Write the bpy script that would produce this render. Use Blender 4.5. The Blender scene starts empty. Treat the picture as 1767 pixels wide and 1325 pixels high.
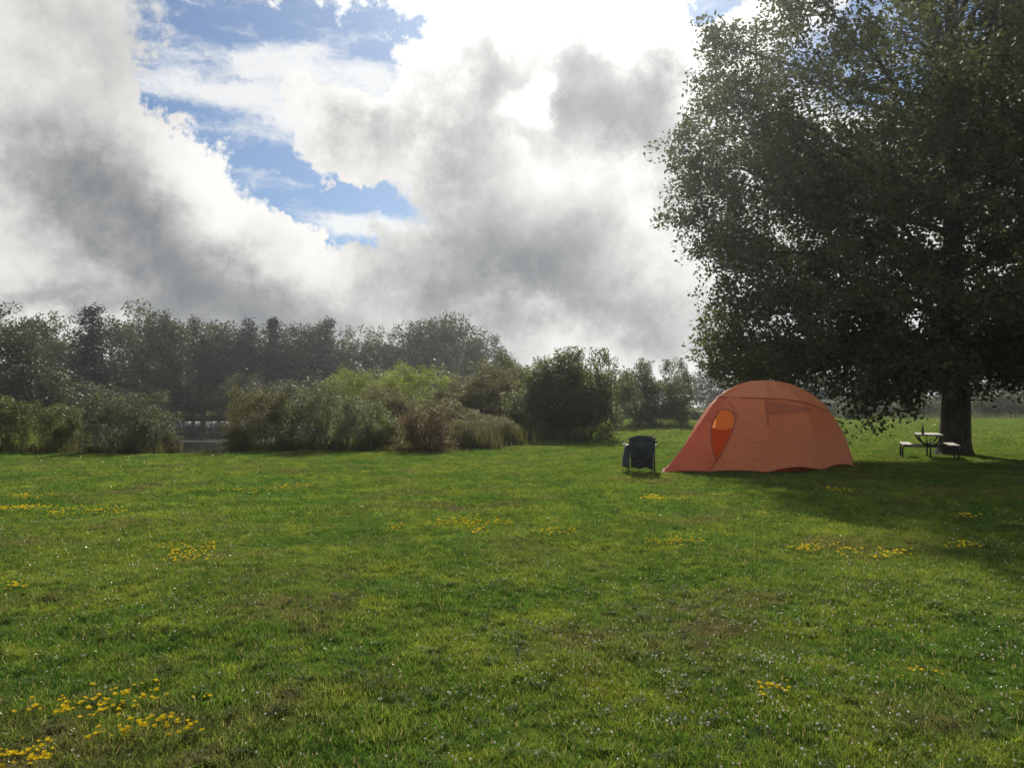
import bpy, math, random
import numpy as np
from mathutils import Vector, Matrix

# ------------------------------------------------------------------ camera, sky, sun, exposure
SC = bpy.context.scene
C = SC.collection
F, HOR, EYE = 1335.0, 700.0, 1.6          # focal length and horizon in photo pixels, eye height in metres
PITCH = math.atan((HOR - 662.5) / F)
SUN_AZ, SUN_EL = math.radians(5.0), math.radians(35.0)

cam_d = bpy.data.cameras.new('camera')
cam_d.sensor_width = 36.0
cam_d.lens = 36.0 * F / 1767.0
cam_d.clip_start, cam_d.clip_end = 0.05, 4000.0
cam = bpy.data.objects.new('camera', cam_d)
cam.location = (0, 0, EYE)
cam.rotation_euler = (math.radians(90) + PITCH, 0, 0)
C.objects.link(cam)
SC.camera = cam

SC.view_settings.view_transform = 'Standard'
SC.view_settings.look = 'None'
SC.view_settings.exposure = 0.35
SC.view_settings.gamma = 1.0
cy = SC.cycles
cy.use_denoising = True
cy.max_bounces, cy.diffuse_bounces, cy.glossy_bounces = 6, 3, 2
cy.transmission_bounces, cy.transparent_max_bounces, cy.volume_bounces = 3, 4, 0
cy.sample_clamp_indirect = 4.0
cy.use_adaptive_sampling = True
cy.adaptive_threshold = 0.015

sun_dir = Vector((math.sin(SUN_AZ) * math.cos(SUN_EL), math.cos(SUN_AZ) * math.cos(SUN_EL), math.sin(SUN_EL)))
sun_d = bpy.data.lights.new('sun', 'SUN')
sun_d.energy = 5.0
sun_d.angle = math.radians(0.7)
sun_d.color = (1.0, 0.93, 0.80)
sun = bpy.data.objects.new('sun', sun_d)
sun.rotation_euler = sun_dir.to_track_quat('Z', 'Y').to_euler()
sun.location = sun_dir * 60
C.objects.link(sun)


# ---- small node helper
class NT:
    def __init__(self, tree):
        self.t = tree
        tree.nodes.clear()

    def node(self, kind, **props):
        n = self.t.nodes.new(kind)
        for k, v in props.items():
            setattr(n, k, v)
        return n

    def put(self, sock, v):
        if isinstance(v, bpy.types.NodeSocket):
            self.t.links.new(v, sock)
        elif v is not None:
            sock.default_value = v

    def m(self, op, a, b=None, c=None, clamp=False):
        n = self.node('ShaderNodeMath', operation=op, use_clamp=clamp)
        for i, v in enumerate((a, b, c)):
            if v is not None:
                self.put(n.inputs[i], v)
        return n.outputs[0]

    def add(self, a, b): return self.m('ADD', a, b)
    def sub(self, a, b): return self.m('SUBTRACT', a, b)
    def mul(self, a, b): return self.m('MULTIPLY', a, b)

    def smooth(self, v, lo, hi, a=0.0, b=1.0):
        n = self.node('ShaderNodeMapRange', interpolation_type='SMOOTHSTEP')
        for i, x in enumerate((v, lo, hi, a, b)):
            self.put(n.inputs[i], x)
        return n.outputs[0]

    def noise(self, vec, scale, detail=2.0, rough=0.5, color=False, dist=0.0):
        n = self.node('ShaderNodeTexNoise')
        self.put(n.inputs['Vector'], vec)
        n.inputs['Scale'].default_value = scale
        n.inputs['Detail'].default_value = detail
        n.inputs['Roughness'].default_value = rough
        n.inputs['Distortion'].default_value = dist
        return n.outputs['Color' if color else 'Fac']

    def mix(self, f, a, b, blend='MIX'):
        n = self.node('ShaderNodeMix', data_type='RGBA', blend_type=blend, clamp_factor=True)
        self.put(n.inputs[0], f)
        for i, v in ((6, a), (7, b)):
            self.put(n.inputs[i], (*v, 1.0) if isinstance(v, tuple) and len(v) == 3 else v)
        return n.outputs[2]

    def vm(self, op, a, b=None):
        n = self.node('ShaderNodeVectorMath', operation=op)
        self.put(n.inputs[0], a)
        if b is not None:
            self.put(n.inputs['Scale'] if op == 'SCALE' else n.inputs[1], b)
        return n.outputs['Value'] if op in ('DOT_PRODUCT', 'LENGTH') else n.outputs[0]

    def xyz(self, x, y, z=0.0):
        n = self.node('ShaderNodeCombineXYZ')
        for i, v in enumerate((x, y, z)):
            self.put(n.inputs[i], v)
        return n.outputs[0]


def px_dir(px, py):
    """photo pixel -> (azimuth, elevation) in degrees"""
    x, u = (px - 883.5) / F, (662.5 - py) / F
    X, Y, Z = x, math.cos(PITCH) - u * math.sin(PITCH), math.sin(PITCH) + u * math.cos(PITCH)
    return math.degrees(math.atan2(X, Y)), math.degrees(math.atan2(Z, math.hypot(X, Y)))


def build_world():
    w = bpy.data.worlds.new('World')
    SC.world = w
    w.use_nodes = True
    N = NT(w.node_tree)
    d = N.node('ShaderNodeTexCoord').outputs['Generated']
    sep = N.node('ShaderNodeSeparateXYZ')
    N.put(sep.inputs[0], d)
    az = N.mul(N.m('ARCTAN2', sep.outputs[0], sep.outputs[1]), 57.2958)
    el = N.mul(N.m('ARCSINE', sep.outputs[2]), 57.2958)
    # domain warp: big swirls, then billows
    w1 = N.vm('SUBTRACT', N.noise(d, 4.0, 1.0, 0.5, True), (0.5, 0.5, 0.5))
    w2 = N.vm('SUBTRACT', N.noise(d, 11.0, 5.0, 0.66, True), (0.5, 0.5, 0.5))
    flat = N.xyz(az, el)
    P = N.vm('ADD', flat, N.vm('ADD', N.vm('SCALE', w1, 5.0), N.vm('SCALE', w2, 11.0)))
    Ps = N.vm('ADD', flat, N.vm('ADD', N.vm('SCALE', w1, 5.0), N.vm('SCALE', w2, 8.0)))
    fb = N.noise(N.vm('ADD', d, N.vm('SCALE', w2, 0.07)), 6.5, 6.0, 0.56)

    def blobs(vec, items, base):
        acc = base
        for (px, py, rx, ry, rot, amp) in items:
            a, e = px_dir(px, py)
            mp = N.node('ShaderNodeMapping', vector_type='TEXTURE')
            N.put(mp.inputs[0], vec)
            mp.inputs['Location'].default_value = (a, e, 0)
            mp.inputs['Rotation'].default_value = (0, 0, math.radians(rot))
            k = 57.2958 / F
            mp.inputs['Scale'].default_value = (rx * k, ry * k, 1e6)
            g = N.m('EXPONENT', N.mul(N.vm('DOT_PRODUCT', mp.outputs[0], mp.outputs[0]), -1.0))
            n = N.node('ShaderNodeMath', operation='MULTIPLY_ADD')
            N.put(n.inputs[0], g)
            n.inputs[1].default_value = amp
            N.put(n.inputs[2], acc)
            acc = n.outputs[0]
        return acc

    # how much cloud there is: open sky in the gaps, cloud elsewhere, broken everywhere by noise
    low = N.noise(d, 2.1, 1.0, 0.5)
    cover = blobs(P, [
        (440, 40, 210, 60, 0, -1.15), (600, 105, 110, 50, 0, -0.95), (660, 60, 60, 60, 0, -0.6),
        (300, 120, 70, 45, 0, -1.0), (400, 180, 60, 50, -40, -0.8), (455, 225, 45, 70, -30, -1.1), (520, 310, 45, 50, -40, -0.9),
        (600, 350, 110, 40, 0, -1.15), (1235, 18, 50, 28, 0, -1.0), (1570, 75, 120, 80, 0, -0.9),
        (110, 130, 150, 190, 0, 0.7), (300, 380, 260, 100, -40, 0.8), (900, 300, 260, 240, 0, 0.7),
        (700, 560, 900, 90, 0, 0.8), (650, 240, 70, 50, 0, 0.5), (800, 60, 80, 90, 0, 0.5), (40, 320, 120, 90, 0, 0.6), (1110, 390, 110, 80, 0, 0.6), (1160, 190, 110, 90, 0, 0.7),
    ], N.add(0.26, N.mul(N.sub(low, 0.5), 2.2)))
    cover = N.add(cover, N.mul(N.sub(fb, 0.5), 1.5))
    cover = N.add(cover, N.smooth(el, 11.0, 2.0, 0.0, 0.7))
    alpha = N.smooth(cover, 0.03, 0.42)
    # how thick it is: back-lit cloud is white where thin and grey where thick
    thick = blobs(Ps, [
        (110, 330, 150, 120, 0, 0.35), (270, 420, 230, 100, -35, 0.62), (390, 500, 170, 60, -20, 0.3),
        (890, 450, 200, 105, -10, 0.80), (1030, 545, 190, 55, -10, 0.35), (960, 140, 220, 90, -10, 0.62),
        (1130, 200, 80, 100, 0, 0.35), (770, 300, 130, 80, 0, 0.22), (60, 530, 230, 24, 0, 0.45),
        (190, 60, 110, 80, -30, 0.20), (1190, 330, 60, 80, 0, 0.2), (1180, 560, 120, 60, 0, 0.25),
        (640, 540, 120, 40, 0, 0.18),
        (925, 165, 45, 40, 0, -0.8), (700, 150, 90, 90, 0, -0.2), (640, 240, 90, 70, 0, 0.18), (800, 270, 110, 80, 0, 0.22), (950, 5, 330, 42, 0, -0.8),
        (390, 270, 80, 90, -40, -0.5), (540, 430, 130, 70, -40, -0.4), (1120, 380, 50, 90, 20, -0.4),
        (1205, 60, 60, 60, 0, -0.4),
    ], N.add(0.16, N.mul(N.smooth(cover, 0.5, 1.9), 0.28)))
    thick = N.add(thick, N.mul(N.sub(fb, 0.5), 1.15))
    bil = N.node('ShaderNodeSeparateXYZ')
    N.put(bil.inputs[0], w2)
    thick = N.add(thick, N.mul(N.add(bil.outputs[0], bil.outputs[2]), 0.55))
    shade = N.smooth(thick, -0.32, 1.38)
    cosang = N.vm('DOT_PRODUCT', d, tuple(sun_dir))
    ang = N.mul(N.m('ARCCOSINE', cosang), 57.2958)
    glow = N.m('EXPONENT', N.mul(N.m('POWER', N.m('DIVIDE', ang, 14.5), 2.0), -1.0))
    lit = N.mix(shade, (0.76, 0.745, 0.715), (0.150, 0.160, 0.172))
    gm = N.add(1.0, N.mul(glow, N.smooth(shade, 0.80, 0.0, 0.45, 1.15)))
    cloud = N.vm('SCALE', N.vm('SCALE', lit, gm), 10.0)

    sky = N.node('ShaderNodeTexSky', sky_type='NISHITA', sun_disc=False)
    sky.sun_elevation, sky.sun_rotation = SUN_EL, SUN_AZ
    sky.air_density, sky.dust_density, sky.ozone_density = 1.0, 0.6, 2.5
    skyc = N.vm('MULTIPLY', sky.outputs[0], (0.42, 0.51, 0.60))
    # high thin streaks in the gaps
    st = N.xyz(N.mul(az, 0.10), N.mul(el, 0.42), 0.0)
    st = N.vm('ADD', st, N.vm('SCALE', w2, 1.1))
    streak = N.noise(st, 1.0, 4.0, 0.62)
    band = blobs(flat, [(520, 165, 240, 60, 0, 0.34), (630, 392, 130, 16, 0, 0.36)], -0.04)
    thin = N.smooth(N.add(streak, band), 0.46, 0.76)
    skyc = N.mix(N.mul(thin, 0.9), skyc, (7.2, 7.2, 7.1))
    out = N.mix(alpha, skyc, cloud)
    bg = N.node('ShaderNodeBackground')
    N.put(bg.inputs[0], out)
    bg.inputs[1].default_value = 0.1
    o = N.node('ShaderNodeOutputWorld')
    N.put(o.inputs[0], bg.outputs[0])
    w.cycles.sampling_method = 'MANUAL'
    w.cycles.sample_map_resolution = 512


build_world()


# ------------------------------------------------------------------ helpers
def link(o, parent=None, label=None, cat=None, group=None, kind=None):
    if o.name not in C.objects:
        C.objects.link(o)
    if parent is not None:
        o.parent = parent
    for k, v in (('label', label), ('category', cat), ('group', group), ('kind', kind)):
        if v:
            o[k] = v
    return o


def empty(name, loc, rz=0.0, **tags):
    o = bpy.data.objects.new(name, None)
    o.empty_display_size = 0.2
    o.location = loc
    o.rotation_euler = (0, 0, rz)
    return link(o, **tags)


def fast_mesh(name, verts, faces, mat=None, smooth=False, rnd=None):
    """verts (n,3); faces (m,k) index array with constant k"""
    me = bpy.data.meshes.new(name)
    verts = np.asarray(verts, dtype=np.float32)
    faces = np.asarray(faces, dtype=np.int32)
    k = faces.shape[1]
    me.vertices.add(len(verts))
    me.vertices.foreach_set('co', verts.ravel())
    me.loops.add(faces.size)
    me.loops.foreach_set('vertex_index', faces.ravel())
    me.polygons.add(len(faces))
    me.polygons.foreach_set('loop_start', np.arange(0, faces.size, k, dtype=np.int32))
    if smooth:
        me.polygons.foreach_set('use_smooth', np.ones(len(faces), dtype=bool))
    if rnd is not None:
        at = me.attributes.new('rnd', 'FLOAT', 'POINT')
        at.data.foreach_set('value', np.asarray(rnd, dtype=np.float32))
    me.update(calc_edges=True)
    me.validate()
    if mat:
        me.materials.append(mat)
    return me


def mobj(name, me, parent=None, **tags):
    return link(bpy.data.objects.new(name, me), parent, **tags)


class MB:
    """collects simple shapes into one mesh"""
    def __init__(self):
        self.v, self.f = [], []

    def raw(self, verts, faces):
        b = len(self.v)
        self.v += [tuple(p) for p in verts]
        self.f += [tuple(i + b for i in f) for f in faces]
        return self

    def box(self, lo, hi, mtx=None):
        vs = [Vector((x, y, z)) for x in (lo[0], hi[0]) for y in (lo[1], hi[1]) for z in (lo[2], hi[2])]
        if mtx:
            vs = [mtx @ v for v in vs]
        return self.raw(vs, [(0, 1, 3, 2), (4, 6, 7, 5), (0, 4, 5, 1), (2, 3, 7, 6), (0, 2, 6, 4), (1, 5, 7, 3)])

    def tube(self, pts, rad, sides=8, cap=True):
        pts = [Vector(p) for p in pts]
        n = len(pts)
        rad = rad if isinstance(rad, (list, tuple)) else [rad] * n
        ref = None
        vs, fs = [], []
        for i, p in enumerate(pts):
            t = (pts[min(i + 1, n - 1)] - pts[max(i - 1, 0)]).normalized()
            if ref is None:
                ref = Vector((0, 0, 1)) if abs(t.z) < 0.9 else Vector((1, 0, 0))
            u = (ref - t * ref.dot(t))
            if u.length < 1e-4:
                u = t.orthogonal()
            u.normalize()
            ref = u
            v = t.cross(u)
            for k in range(sides):
                a = 2 * math.pi * k / sides
                vs.append(p + (u * math.cos(a) + v * math.sin(a)) * rad[i])
        for i in range(n - 1):
            for k in range(sides):
                k2 = (k + 1) % sides
                fs.append((i * sides + k, i * sides + k2, (i + 1) * sides + k2, (i + 1) * sides + k))
        if cap:
            fs.append(tuple(reversed(range(sides))))
            fs.append(tuple(range((n - 1) * sides, n * sides)))
        return self.raw(vs, fs)

    def mesh(self, name, mat, smooth=False, bevel=None):
        me = bpy.data.meshes.new(name)
        me.from_pydata(self.v, [], self.f)
        me.update()
        if smooth:
            me.polygons.foreach_set('use_smooth', [True] * len(me.polygons))
        if mat:
            me.materials.append(mat)
        return me

    def obj(self, name, mat, parent=None, smooth=False, **tags):
        return mobj(name, self.mesh(name, mat, smooth), parent, **tags)


def material(name):
    m = bpy.data.materials.new(name)
    m.use_nodes = True
    return m, NT(m.node_tree)


def finish(N, shader, disp=None):
    o = N.node('ShaderNodeOutputMaterial')
    N.put(o.inputs[0], shader)
    return o


def principled(N, color, rough=0.6, spec=0.5, normal=None, metal=0.0):
    p = N.node('ShaderNodeBsdfPrincipled')
    N.put(p.inputs['Base Color'], (*color, 1.0) if isinstance(color, tuple) else color)
    N.put(p.inputs['Roughness'], rough)
    N.put(p.inputs['Specular IOR Level'], spec)
    N.put(p.inputs['Metallic'], metal)
    if normal is not None:
        N.put(p.inputs['Normal'], normal)
    return p.outputs[0]


def bump(N, height, strength=0.3, dist=0.02):
    b = N.node('ShaderNodeBump')
    b.inputs['Strength'].default_value = strength
    b.inputs['Distance'].default_value = dist
    N.put(b.inputs['Height'], height)
    return b.outputs[0]


def foliage_mat(name, base, alt, trans=0.45, tcol=None, rough=0.6, spec=0.3, objvar=0.35):
    """leaf: reflecting front, light coming through the blade, each leaf and each plant a little different"""
    m, N = material(name)
    at = N.node('ShaderNodeAttribute', attribute_name='rnd')
    oi = N.node('ShaderNodeObjectInfo')
    col = N.mix(N.smooth(at.outputs['Fac'], 0.25, 1.0), base, alt)
    val = N.add(1.0 - objvar * 0.5, N.mul(oi.outputs['Random'], objvar))
    val = N.mul(val, N.add(0.8, N.mul(N.m('FRACT', N.mul(at.outputs['Fac'], 7.3)), 0.4)))
    col = N.vm('SCALE', col, val)
    tc = tcol or tuple(min(1, c * k) for c, k in zip(alt, (1.7, 1.7, 0.9)))
    tr = N.node('ShaderNodeBsdfTranslucent')
    N.put(tr.inputs[0], N.vm('SCALE', N.mix(0.0, tc, tc), val))
    ms = N.node('ShaderNodeMixShader')
    ms.inputs[0].default_value = trans
    N.put(ms.inputs[1], principled(N, col, rough, spec))
    N.put(ms.inputs[2], tr.outputs[0])
    finish(N, ms.outputs[0])
    return m


def bark_mat(name, a, b):
    m, N = material(name)
    co = N.node('ShaderNodeTexCoord').outputs['Object']
    mp = N.node('ShaderNodeMapping')
    N.put(mp.inputs[0], co)
    mp.inputs['Scale'].default_value = (9, 9, 1.6)
    n1 = N.noise(mp.outputs[0], 1.6, 6.0, 0.65)
    finish(N, principled(N, N.mix(N.smooth(n1, 0.35, 0.65), a, b), 0.9, 0.2, bump(N, n1, 0.9, 0.05)))
    return m


# ------------------------------------------------------------------ ground form
PC, PAX = np.array((-27.5, 68.0)), np.array((-0.373, 0.928))      # pond centre and long axis
PL, PW = 42.5, 9.5


def pond_e(x, y):
    dx, dy = x - PC[0], y - PC[1]
    a = dx * PAX[0] + dy * PAX[1]
    b = -dx * PAX[1] + dy * PAX[0]
    wid = PW * (1.0 + 0.6 * np.clip((a + 10) / 50, 0, 1))
    return np.sqrt((a / PL) ** 2 + (b / wid) ** 2)


def sstep(v, lo, hi):
    t = np.clip((v - lo) / (hi - lo), 0, 1)
    return t * t * (3 - 2 * t)


def ground_z(x, y):
    x, y = np.asarray(x, dtype=float), np.asarray(y, dtype=float)
    near = np.exp(-(x ** 2 + y ** 2) / 130.0 ** 2)
    z = (0.025 * np.sin(x * 0.9 + 1.3 * np.sin(y * 0.31)) * np.sin(y * 0.7 + 0.4)
         + 0.012 * np.sin(x * 2.3 + y * 1.1) + 0.012 * np.sin(y * 2.9 - x * 1.7)) * near
    return z - 0.95 * (1 - sstep(pond_e(x, y), 0.86, 1.10))


def gz(x, y):
    return float(ground_z(x, y))


def at_px(px, Y, z=None):
    """a point on the ground at depth Y metres in the direction of photo column px"""
    X = (px - 883.5) / F * Y
    return Vector((X, Y, gz(X, Y) if z is None else z))


def depth_of(py):
    return F * EYE / (py - HOR)


def height_at(py, Y):
    return EYE + (HOR - py) / F * Y


# ------------------------------------------------------------------ ground and pond
def lawn_color(N, pos):
    """large patches of dark, yellow and brown turf, shared by the soil sheet and the blades"""
    n1 = N.noise(pos, 0.33, 4.0, 0.6)
    n2 = N.noise(pos, 1.3, 4.0, 0.6)
    n3 = N.noise(N.vm('ADD', pos, (31.0, 7.0, 0.0)), 0.6, 5.0, 0.62)
    n4 = N.noise(N.vm('ADD', pos, (3.0, 17.0, 0.0)), 4.5, 3.0, 0.6)
    col = N.mix(N.smooth(n1, 0.38, 0.62), (0.054, 0.102, 0.018), (0.090, 0.128, 0.022))
    col = N.mix(N.mul(N.smooth(n2, 0.5, 0.66), 0.8), col, (0.138, 0.168, 0.025))
    col = N.mix(N.mul(N.smooth(n4, 0.50, 0.36), 0.7), col, (0.026, 0.058, 0.012))
    worn = N.mul(N.smooth(n3, 0.50, 0.63), N.smooth(n2, 0.66, 0.40))
    return col, worn


def build_ground():
    def axis(lo, hi, step, far):
        core = np.arange(lo, hi + step * 0.5, step)
        out, s = [], step
        v = hi
        while v < far:
            s *= 1.35
            v += s
            out.append(v)
        right = np.array(out)
        out, s, v = [], step, lo
        while v > -far:
            s *= 1.35
            v -= s
            out.append(v)
        return np.concatenate([np.array(out)[::-1], core, right])
    xs, ys = axis(-60, 40, 0.6, 650), axis(-6, 125, 0.6, 650)
    X, Y = np.meshgrid(xs, ys)
    Z = ground_z(X, Y)
    nx, ny = len(xs), len(ys)
    i = np.arange(ny - 1)[:, None] * nx + np.arange(nx - 1)[None, :]
    faces = np.stack([i, i + 1, i + 1 + nx, i + nx], -1).reshape(-1, 4)
    m, N = material('lawn_soil')
    pos = N.node('ShaderNodeNewGeometry').outputs['Position']
    col, worn = lawn_color(N, pos)
    fine = N.noise(pos, 30.0, 4.0, 0.7)
    col = N.mix(worn, N.vm('SCALE', col, 0.85), (0.085, 0.065, 0.035))
    col = N.vm('SCALE', col, N.add(0.6, N.mul(fine, 0.7)))
    sp = N.node('ShaderNodeSeparateXYZ')
    N.put(sp.inputs[0], pos)
    col = N.mix(N.smooth(sp.outputs[2], -0.12, -0.32), col, (0.035, 0.030, 0.020))
    finish(N, principled(N, col, 1.0, 0.0, bump(N, fine, 0.6, 0.03)))
    me = fast_mesh('ground', np.stack([X, Y, Z], -1).reshape(-1, 3), faces, m, smooth=True)
    mobj('ground', me, kind='structure', label='wide green mown lawn reaching back to the trees')


build_ground()


def build_pond():
    n = 96
    vs = [(PC[0], PC[1], -0.34)]
    for k in range(n):
        t = 2 * math.pi * k / n
        a = math.cos(t) * PL * 1.09
        w = PW * (1.0 + 0.6 * min(1, max(0, (a + 10) / 50))) * 1.09
        b = math.sin(t) * w
        vs.append((PC[0] + a * PAX[0] - b * PAX[1], PC[1] + a * PAX[1] + b * PAX[0], -0.34))
    fs = [(0, 1 + k, 1 + (k + 1) % n) for k in range(n)]
    m, N = material('pond_water')
    pos = N.node('ShaderNodeNewGeometry').outputs['Position']
    mp = N.node('ShaderNodeMapping')
    N.put(mp.inputs[0], pos)
    mp.inputs['Scale'].default_value = (0.25, 1.0, 1.0)
    rip = N.noise(mp.outputs[0], 6.0, 3.0, 0.5)
    breeze = N.smooth(N.noise(mp.outputs[0], 0.16, 2.0, 0.5), 0.56, 0.62)
    b = N.node('ShaderNodeBump')
    N.put(b.inputs['Strength'], N.add(0.012, N.mul(breeze, 0.35)))
    b.inputs['Distance'].default_value = 0.05
    N.put(b.inputs['Height'], rip)
    finish(N, principled(N, (0.012, 0.014, 0.010), N.add(0.03, N.mul(breeze, 0.12)), 0.5, b.outputs[0]))
    me = bpy.data.meshes.new('pond')
    me.from_pydata(vs, [], fs)
    me.materials.append(m)
    mobj('pond_water', me, kind='structure', label='still dark pond showing between the shrubs')


build_pond()


# ------------------------------------------------------------------ grass
def grass_mat(name, glint=0.72):
    m, N = material(name)
    pos = N.node('ShaderNodeNewGeometry').outputs['Position']
    col, worn = lawn_color(N, pos)
    at = N.node('ShaderNodeAttribute', attribute_name='rnd')
    oi = N.node('ShaderNodeObjectInfo')
    col = N.mix(N.mul(worn, 0.60), col, (0.110, 0.090, 0.046))
    col = N.mix(N.smooth(at.outputs['Fac'], 0.94, 0.97), col, (0.150, 0.125, 0.060))
    v = N.mul(N.add(0.65, N.mul(oi.outputs['Random'], 0.6)), N.add(0.75, N.mul(at.outputs['Fac'], 0.5)))
    col = N.vm('SCALE', col, v)
    tr = N.node('ShaderNodeBsdfTranslucent')
    N.put(tr.inputs[0], N.vm('MULTIPLY', col, (2.1, 2.15, 1.5)))
    ms = N.node('ShaderNodeMixShader')
    ms.inputs[0].default_value = 0.5
    rg = N.smooth(at.outputs['Fac'], glint, glint + 0.02, 0.65, 0.22)
    N.put(ms.inputs[1], principled(N, col, rg, N.smooth(at.outputs['Fac'], glint, glint + 0.02, 0.06, 0.7)))
    N.put(ms.inputs[2], tr.outputs[0])
    finish(N, ms.outputs[0])
    return m


def tuft_mesh(name, seed, n, spread, h, w, mat, lean=0.55):
    """n bent blades, three faces' worth of strip each, rooted within a small disc"""
    r = np.random.default_rng(seed)
    a = r.uniform(0, 2 * np.pi, n)
    rad = spread * np.sqrt(r.uniform(0, 1, n))
    root = np.stack([np.cos(a) * rad, np.sin(a) * rad, np.full(n, -0.008)], -1)
    hh = h * r.uniform(0.55, 1.15, n)
    la = r.uniform(0, 2 * np.pi, n)
    ln = lean * r.uniform(0.2, 1.2, n)
    d = np.stack([np.cos(la), np.sin(la), np.zeros(n)], -1)
    fa = r.uniform(0, 2 * np.pi, n)
    s = np.stack([np.cos(fa), np.sin(fa), np.zeros(n)], -1)
    ww = (w * r.uniform(0.7, 1.3, n))[:, None]
    up = np.array((0, 0, 1.0))
    mid = root + up * (hh * 0.55)[:, None] + d * (hh * ln * 0.30)[:, None]
    tip = root + up * (hh * (1.0 - 0.25 * ln))[:, None] + d * (hh * ln)[:, None]
    v = np.stack([root - s * ww * 0.5, root + s * ww * 0.5, mid + s * ww * 0.42, mid - s * ww * 0.42, tip + s * ww * 0.06, tip - s * ww * 0.06], 1)
    b = np.arange(n)[:, None] * 6
    f = np.concatenate([b + np.array((0, 1, 2, 3)), b + np.array((3, 2, 4, 5))], 0)
    rnd = np.repeat(r.uniform(0, 1, n), 6)
    return fast_mesh(name, v.reshape(-1, 3), f, mat, rnd=rnd)


def clover_mesh(name, seed, n, spread, mat):
    """low round leaflets in threes"""
    r = np.random.default_rng(seed)
    vs, fs, rn = [], [], []
    for i in range(n):
        a, rad = r.uniform(0, 6.28), spread * math.sqrt(r.uniform())
        c = Vector((math.cos(a) * rad, math.sin(a) * rad, r.uniform(0.015, 0.045)))
        q = r.uniform(0, 6.28)
        for k in range(3):
            t = q + k * 2.094
            d = Vector((math.cos(t), math.sin(t), r.uniform(-0.2, 0.4)))
            s = Vector((-math.sin(t), math.cos(t), r.uniform(-0.3, 0.3)))
            L = r.uniform(0.010, 0.017)
            b = len(vs)
            vs += [c, c + d * L + s * L * 0.6, c + d * L * 1.5, c + d * L - s * L * 0.6]
            fs.append((b, b + 1, b + 2, b + 3))
            rn += [r.uniform(0.2, 0.85)] * 4
    return fast_mesh(name, [tuple(v) for v in vs], fs, mat, rnd=rn)


def instancer(name, pts, rot, scl, idx, sources, **tags):
    """one stuff object: the points carry rotation, scale and which tuft stands there"""
    me = bpy.data.meshes.new(name)
    n = len(pts)
    me.vertices.add(n)
    me.vertices.foreach_set('co', np.asarray(pts, np.float32).ravel())
    for nm, arr in (('rot', rot), ('scl', scl)):
        at = me.attributes.new(nm, 'FLOAT_VECTOR', 'POINT')
        at.data.foreach_set('vector', np.asarray(arr, np.float32).ravel())
    at = me.attributes.new('pick', 'INT', 'POINT')
    at.data.foreach_set('value', np.asarray(idx, np.int32))
    o = mobj(name, me, **tags)
    g = bpy.data.node_groups.new(name, 'GeometryNodeTree')
    g.interface.new_socket('Geometry', in_out='INPUT', socket_type='NodeSocketGeometry')
    g.interface.new_socket('Geometry', in_out='OUTPUT', socket_type='NodeSocketGeometry')
    gi, go = g.nodes.new('NodeGroupInput'), g.nodes.new('NodeGroupOutput')
    parts = []
    for k, (sm) in enumerate(sources):
        so = bpy.data.objects.new(sm.name, sm)
        oi = g.nodes.new('GeometryNodeObjectInfo')
        oi.inputs['Object'].default_value = so
        oi.inputs['As Instance'].default_value = False

        def named(nm, typ):
            a = g.nodes.new('GeometryNodeInputNamedAttribute')
            a.data_type = typ
            a.inputs[0].default_value = nm
            return next(s for s in a.outputs if s.enabled and s.name == 'Attribute')
        cmp = g.nodes.new('FunctionNodeCompare')
        cmp.data_type, cmp.operation = 'INT', 'EQUAL'
        ints = [s for s in cmp.inputs if s.enabled and s.type == 'INT']
        g.links.new(named('pick', 'INT'), ints[0])
        ints[1].default_value = k
        ip = g.nodes.new('GeometryNodeInstanceOnPoints')
        g.links.new(gi.outputs[0], ip.inputs['Points'])
        g.links.new(cmp.outputs[0], ip.inputs['Selection'])
        g.links.new(oi.outputs['Geometry'], ip.inputs['Instance'])
        e2r = g.nodes.new('FunctionNodeEulerToRotation')
        g.links.new(named('rot', 'FLOAT_VECTOR'), e2r.inputs[0])
        g.links.new(e2r.outputs[0], ip.inputs['Rotation'])
        g.links.new(named('scl', 'FLOAT_VECTOR'), ip.inputs['Scale'])
        parts.append(ip)
    j = g.nodes.new('GeometryNodeJoinGeometry')
    for ip in parts:
        g.links.new(ip.outputs[0], j.inputs[0])
    g.links.new(j.outputs[0], go.inputs[0])
    md = o.modifiers.new('scatter', 'NODES')
    md.node_group = g
    return o


def value_noise(x, y, s, seed):
    """smooth value noise on the ground plane"""
    r = np.random.default_rng(seed)
    T = r.uniform(0, 1, (64, 64))
    u, v = x / s, y / s
    i, j = np.floor(u).astype(int), np.floor(v).astype(int)
    fu, fv = u - i, v - j
    fu, fv = fu * fu * (3 - 2 * fu), fv * fv * (3 - 2 * fv)
    g = lambda a, b: T[a % 64, b % 64]
    return (g(i, j) * (1 - fu) + g(i + 1, j) * fu) * (1 - fv) + (g(i, j + 1) * (1 - fu) + g(i + 1, j + 1) * fu) * fv


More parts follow.
